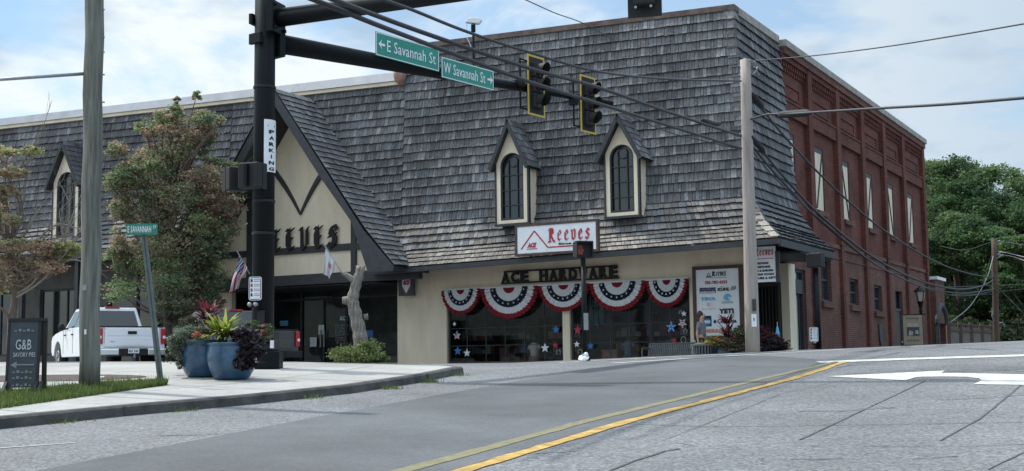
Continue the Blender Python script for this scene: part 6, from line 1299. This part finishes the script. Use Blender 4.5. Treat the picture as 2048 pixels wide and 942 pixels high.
# woman walking
def skin_obj(name, V_, E_, R_, m, parent, sub=2):
    me = bpy.data.meshes.new(name); me.from_pydata(V_, E_, []); o = bpy.data.objects.new(name, me); COL.objects.link(o); o.parent = parent
    sk = o.modifiers.new('skin', 'SKIN'); sk.use_smooth_shade = True
    for i, r in enumerate(R_): me.skin_vertices[0].data[i].radius = (r, r) if not hasattr(r, '__len__') else r
    me.skin_vertices[0].data[0].use_root = True
    s_ = o.modifiers.new('sub', 'SUBSURF'); s_.levels = sub; s_.render_levels = sub; me.materials.append(m); return o
yp_ = -1.15; px_ = F(1402,650,yp_)[0]; zt = F(1402,624,yp_)[1]; zb3 = zt-1.68
t = fthing('person', 'dark haired woman in a grey t shirt walking right past the brand board', 'person', px_, yp_, zb3)
bv = [(0,0,.93),(0,0,1.12),(.01,0,1.32),(.01,0,1.41),(.03,0,1.50),(.045,0,1.60),(0,-.09,.90),(.06,-.09,.50),(.10,-.09,.09),(.22,-.09,.04),(0,.09,.90),(-.06,.09,.50),(-.2,.09,.14),(-.12,.09,.05),
      (.0,-.155,1.36),(-.05,-.19,1.10),(-.02,-.20,.87),(-.01,-.20,.79),(0,.155,1.36),(.03,.19,1.10),(.10,.2,.90),(.12,.2,.83)]
be = [(0,1),(1,2),(2,3),(3,4),(4,5),(0,6),(6,7),(7,8),(8,9),(0,10),(10,11),(11,12),(12,13),(2,14),(14,15),(15,16),(16,17),(2,18),(18,19),(19,20),(20,21)]
br = [.12,.10,.12,.05,.065,.085,.085,.055,.04,.032,.085,.055,.04,.032,.045,.036,.028,.026,.045,.036,.028,.026]
skin_obj('body', bv, be, br, M['skin'], t)
skin_obj('tee_shirt', [(0,0,.96),(0,0,1.15),(.01,0,1.33),(0,-.15,1.37),(-.035,-.178,1.17),(0,.15,1.37),(.02,.178,1.17)], [(0,1),(1,2),(2,3),(3,4),(2,5),(5,6)], [.15,.135,.145,.068,.062,.068,.062], M['shirt'], t)
skin_obj('trousers', [(0,0,.95),(0,-.09,.88),(.06,-.09,.5),(.10,-.09,.12),(0,.09,.88),(-.06,.09,.5),(-.19,.09,.17)], [(0,1),(1,2),(2,3),(0,4),(4,5),(5,6)], [.13,.10,.07,.052,.10,.07,.052], M['trousers'], t)
f = MB(); f.sph((.02,0,1.61), .105, 14, 10, (1.0,.85,1.05)); f.v = [(x-.035*(1 if x > 0 else 0)-.02, y, z) for x,y,z in f.v]; f.sph((-.07,0,1.47), .085, 10, 8, (.8,.9,1.5)); f.build('hair', M['hair'], t, True)
f = MB(); f.sph((.118,0,1.59), .014, 8, 6, (1.2,.8,1.3)); f.sph((.085,0,1.535), .034, 8, 6, (1,.9,.8)); f.build('face', M['skin'], t, True)
for s_ in (-1,1): f = MB(); f.sph((.102,.033*s_,1.61), .011, 8, 6); f.build('eye', M['matte'], t, True)
for (hx, hy, hz) in ((-.01,-.20,.75),(.13,.2,.79)):
    f = MB(); f.sph((hx,hy,hz), .035, 8, 6, (.8,.45,1.2))
    for k in range(4): f.tube([(hx-.02+.015*k,hy,hz-.03),(hx-.018+.016*k,hy,hz-.065),(hx-.008+.016*k,hy,hz-.095+.008*abs(k-1))], [.009,.008,.006], 6)
    f.tube([(hx+.02,hy,hz+.01),(hx+.04,hy,hz-.02),(hx+.042,hy,hz-.045)], [.01,.009,.007], 6); f.build('hand', M['skin'], t, True)
for (hx, hy, hz) in ((.16,-.09,.035),(-.14,.09,.05)): f = MB(); f.sph((hx,hy,hz), .13, 10, 8, (1,.36,.35)); f.build('shoe', M['matte'], t, True)
# lamp post
Yp = 46.0; q = at(1845,690,Yp); t = thing('street_lamp', 'black ornamental lantern lamp post near the far end of the brick wall', 'street lamp', (q.x,Yp,1.3)); zl_ = at(1841,603,Yp).z-1.3; zt_ = at(1841,572,Yp).z-1.3; s_ = Yp/FOC
f = MB(); f.lathe([(.16,0),(.16,.3),(.09,.5),(.065,.6),(.055,zl_-.4),(.08,zl_-.35),(.05,zl_-.3),(.10,zl_-.05),(.13,zl_)], 12); f.build('post', M['black'], t, True)
f = MB(); f.lathe([(.11,zl_+.01),(.19,zl_+.36)], 8); f.build('lantern_glass', M['lampglass'], t)
f = MB(); f.lathe([(.22,zl_+.36),(.24,zl_+.38),(.12,zt_-.08),(.05,zt_-.04),(.01,zt_+.03)], 12)
for k in range(4): a = k*1.5708+.4; f.bar((.12*math.cos(a),.12*math.sin(a),zl_),(.205*math.cos(a),.205*math.sin(a),zl_+.37),.025)
f.build('lantern_cap', M['black'], t)
a, b = at(1808,690,Yp-.1), at(1844,630,Yp-.1); bw_, bh_ = b.x-a.x, b.z-a.z
t = thing('banner', 'tan street banner with a dark market picture hanging from the lamp post', 'banner', ((a.x+b.x)/2,Yp-.1,a.z)); f = MB(); f.box(-bw_/2,bw_/2,-.01,.01,.0,bh_); f.build('cloth', M['tan'], t)
f = MB(); f.box(-bw_*.32,bw_*.32,-.016,-.011,bh_*.30,bh_*.68); f.build('picture', M['timber'], t)
f = MB(); f.box(-bw_*.34,bw_*.30,-.022,-.0165,bh_*.60,bh_*.73); f.prism([(-bw_*.25,bh_*.32),(-.02,bh_*.32),(.0,bh_*.45),(-bw_*.2,bh_*.48)], -.022, -.0165); f.prism([(bw_*.1,bh_*.38),(bw_*.28,bh_*.36),(bw_*.25,bh_*.5),(bw_*.12,bh_*.48)], -.022, -.0165); f.build('picture_detail', M['greywood'], t)
f = MB()
for k in range(7):
    for z in (.12,.86): f.box(-bw_*.32+k*bw_*.092,-bw_*.32+k*bw_*.092+.035,-.016,-.011,bh_*z,bh_*z+.06)
f.build('print', M['brownframe'], t); f = MB(); f.tube([(-bw_/2,0,bh_+.01),(bw_/2+.1,0,bh_+.03)], .02, 6); f.tube([(-bw_/2,0,-.01),(bw_/2+.1,0,-.01)], .02, 6); f.build('rod', M['black'], t)
# annex
ya = BE+.12; yb4 = S(1891,640,.35)[0]; zz0 = S(1860,556,.35)[1]
t = fthing('brick_annex', 'low brick annex with white flashing beyond the tall brick wing', 'building', 0, ya+2, 1.0); zarch = S(1875,610,.35)[1]; ym_ = (ya+yb4)/2
f = MB(); gridwall(f, ya, yb4, .9, zz0, [(ym_-.9,ym_+.9,.9,zarch-.8)], .35, .3, 'x', -1); f.add([(.35,yb4,.9),(-6,yb4,.9),(-6,yb4,zz0),(.35,yb4,zz0)], [(0,1,2,3)]); f.box(-6,.34,ya,yb4,zz0-.1,zz0-.02); f.add([(.35,ya,.9),(.04,ya,.9),(.04,ya,zz0),(.35,ya,zz0)], [(3,2,1,0)]); P(f, 'wall', M['bricklow'], t)
f = MB(); f.box(-6,.45,ya,yb4+.05,zz0,zz0+.14); P(f, 'flashing', M['white'], t)
f = MB(); pts = [(.37,ym_-1.0*math.cos(a),zarch-.85+.85*math.sin(a)) for a in np.linspace(0,math.pi,15)]; f.tube(pts, .13, 8); f.tube([(.37,ym_-1,.9),(.37,ym_-1,zarch-.85)], .10, 8); P(f, 'arch_frame', M['timber'], t)
f = MB(); f.box(.02,.05,ym_-.9,ym_+.9,.9,zarch-.8); P(f, 'door', M['bricklow'], t)
# fence
A_, B_ = at(1897,690,58), at(1984,690,64); t = thing('board_fence', 'weathered grey board fence below the dark trees', 'fence', (A_.x,A_.y,1.2)); f = MB(); d = Vector((B_.x-A_.x,B_.y-A_.y,0)); L_ = d.length; d.normalize(); n = int(L_/.16); random.seed(8)
for i in range(n): p = d*(i*.16); h = 1.75+random.gauss(0,.05); f.bar((p.x,p.y,0),(p.x,p.y,h),.14,.025,(-d.y,d.x,0))
f.build('boards', M['greywood'] if 0 else mat('weathered boards', (.13,.12,.105), .95, .5, 4, .4, 8, stretch=(4,4,.5)), t); f = MB(); f.bar((0,-.06,1.55),(d.x*L_,d.y*L_-.06,1.55),.06,.12); f.bar((0,-.06,1.83),(d.x*L_,d.y*L_-.06,1.83),.16,.06); f.build('rail', M['brownwood'], t)
for k in range(5): p = d*(L_*k/4); f = MB(); f.box(p.x-.08,p.x+.08,p.y-.14,p.y+.02,0,1.95); f.build('post', M['brownwood'], t)

# ------------------------------------------------------------------ pickups
def pickup(loc, rz, paint, label, tilt=0, s=1.0):
    t = thing('pickup_truck', label, 'pickup truck', loc, rz, 'parked pickup trucks'); t.rotation_euler = (0, tilt, rz); t.scale = (s,s,s)
    def arc(cx, r=.50, z0=.42): return [(cx-r*math.cos(a), z0+r*math.sin(a)) for a in np.linspace(.12,math.pi-.12,9)]
    pr = [(.04,.60)]+arc(1.25)+[(1.85,.40),(4.35,.40)]+arc(4.95)+[(5.66,.45),(5.80,.62),(5.80,.95),(5.70,1.08),(5.3,1.17),(4.35,1.27),(1.95,1.27),(1.95,1.24),(.04,1.24)]
    f = MB(); f.prism(pr, -.99, .99); f.build('body', paint, t, False, None, .035)
    f = MB(); f.box(.5,5.4,-.72,.72,.42,.95); f.build('chassis', M['matte'], t)
    def gh(x, y, z): return Vector((x,y,z))
    b = [gh(2.02,-.92,1.26),gh(4.42,-.92,1.26),gh(4.42,.92,1.26),gh(2.02,.92,1.26)]; tp = [gh(2.22,-.76,1.92),gh(3.60,-.76,1.92),gh(3.60,.76,1.92),gh(2.22,.76,1.92)]
    f = MB(); f.hexa(b+tp); f.build('cab', paint, t, False, None, .04)
    def pane(a0,b0,b1,a1,u0,u1,v0,v1,name='window'):
        q = lambda u,v: a0.lerp(b0,u).lerp(a1.lerp(b1,u),v); n_ = (b0-a0).cross(a1-a0).normalized()*.012; v4 = [q(u0,v0),q(u1,v0),q(u1,v1),q(u0,v1)]
        f = MB(); f.hexa([p-n_*.6 for p in v4]+[p+n_ for p in v4]); f.build(name, M['carglass'], t)
    pane(b[3],b[0],tp[0],tp[3],.07,.93,.10,.84,'rear_window'); pane(b[1],b[2],tp[2],tp[1],.05,.95,.08,.93,'windscreen')
    for A0,B0,B1,A1 in ((b[0],b[1],tp[1],tp[0]),(b[2],b[3],tp[3],tp[2])):
        fl = A0 is b[0]
        for u0,u1 in (((.06,.44),(.48,.90)) if fl else ((.10,.52),(.56,.94))): pane(A0,B0,B1,A1,u0,u1,.10,.86)
    f = MB(); f.box(-.005,.05,-.80,.80,.66,1.225); f.box(-.012,.0,-.74,.74,.98,1.19); f.box(-.012,.0,-.74,.74,.70,.94); tg = f.build('tailgate', paint, t, False, None, .012)
    f = MB(); f.box(-.03,-.008,-.13,.13,1.03,1.12); f.build('handle', M['matte'], tg)
    f = MB(); f.box(-.018,-.010,.52,.64,.80,.82); f.build('badge', M['steel'], tg)
    f = MB(); f.box(.0,1.95,-.95,.95,1.241,1.27); f.build('bed_cover', M['matte'], t)
    for s_ in (-1,1):
        f = MB(); y0, y1 = sorted((s_*.86,s_*1.0)); f.prism([(y0,.74),(y1,.74),(y1,1.2),(y0,1.2)], -.02, .12, 'x'); f.build('tail_light', M['tail'], t, False, None, .015)
        f = MB(); y0, y1 = sorted((s_*.90,s_*.995)); f.box(-.028,-.021,y0,y1-.01,.90,.98); f.build('reversing_lamp', M['white'], t)
        f = MB(); y0, y1 = sorted((s_*.42,s_*1.0)); f.box(-.20,.0,y0,y1,.40,.60); f.build('bumper_end', M['chrome'] if paint is M['truckw'] else M['matte'], t, False, None, .03)
        f = MB(); f.sph((4.0,s_*1.10,1.36), .13, 10, 8, (.55,.8,1)); f.box(3.95,4.05,min(s_*.9,s_*1.05),max(s_*.9,s_*1.05),1.28,1.33); f.build('wing_mirror', M['matte'], t, True)
        for x in (3.05,3.95-.0): f = MB(); f.box(x-.09,x+.09,min(s_*.99,s_*1.02),max(s_*.99,s_*1.02),1.08,1.12); f.build('door_handle', M['matte'], t)
        f = MB()
        for x in (1.99,3.0,4.2): f.box(x-.006,x+.006,min(s_*.985,s_*.995),max(s_*.985,s_*.995),.5,1.26)
        f.build('door_seam', M['matte'], t)
        f = MB(); f.box(5.5,5.81,min(s_*.62,s_*.97),max(s_*.62,s_*.97),.88,1.06); f.build('headlight', M['steel'], t, False, None, .02)
        for x in (1.25,4.95):
            f = MB(); f.tube([(x,s_*.72,.40),(x,s_*.75,.40),(x,s_*.95,.40),(x,s_*.98,.40)], [.36,.40,.40,.37], 26); w_ = f.build('wheel', M['rubber'], t, True)
            f = MB(); f.tube([(x,s_*.97,.40),(x,s_*.985,.40)], [.25,.24], 20); [f.bar((x,s_*.99,.40),(x+.23*math.cos(k*1.2566),s_*.99,.40+.23*math.sin(k*1.2566)),.02,.07,(1,0,0)) for k in range(5)]; f.build('rim', M['steel'], w_)
    f = MB(); f.box(-.17,.0,-.415,.415,.40,.58); f.build('bumper_step', M['matte'], t); f = MB(); f.box(-.19,-.172,-.16,.16,.46,.60); pl = f.build('number_plate', M['signwhite'], t)
    f = MB(); [f.box(-.195,-.191,-.12+k*.04,-.10+k*.04,.49,.56) for k in range(7) if k != 3]; f.build('digits', M['navy'], pl)
    f = MB(); f.tube([(-.28,0,.36),(.0,0,.36)], .03, 8); f.sph((-.27,0,.40), .03, 8, 6); f.build('tow_hitch', M['steel'], t)
    f = MB(); f.box(2.18,2.27,-.22,.22,1.90,1.955); f.build('high_brake_light', M['tail'], t)
    f = MB(); f.box(5.79,5.83,-.6,.6,.66,.98); f.build('grille', M['matte'], t)
    return t
q = at(264,700,36.5); pickup((q.x,36.5,1.42), math.pi/2+math.radians(33), M['truckw'], 'white crew cab pickup truck parked nose away beneath the rusty tree', 0, .98)
p = at(541,690,34.6); p = Vector((p.x,34.6,1.30)); pickup(p, math.pi/2+math.radians(40), M['truckb'], 'black pickup truck parked before the entrance, half behind the signal pole', 0, .92)
# mulch bed at left
mb = MB(); c = GS(40,757); n = 28
for k in range(n): a = 6.283*k/n; x, y = c.x+2.0*math.cos(a)*(1+.06*math.sin(3*a)), c.y+.9*math.sin(a); mb.v.append((x,y,slabh(x,y)+.006))
mb.f.append(tuple(range(n))); mb.t.append(None); setting('mulch_bed', mb, mat('mulch', (.06,.045,.038), 1, .4, 12))
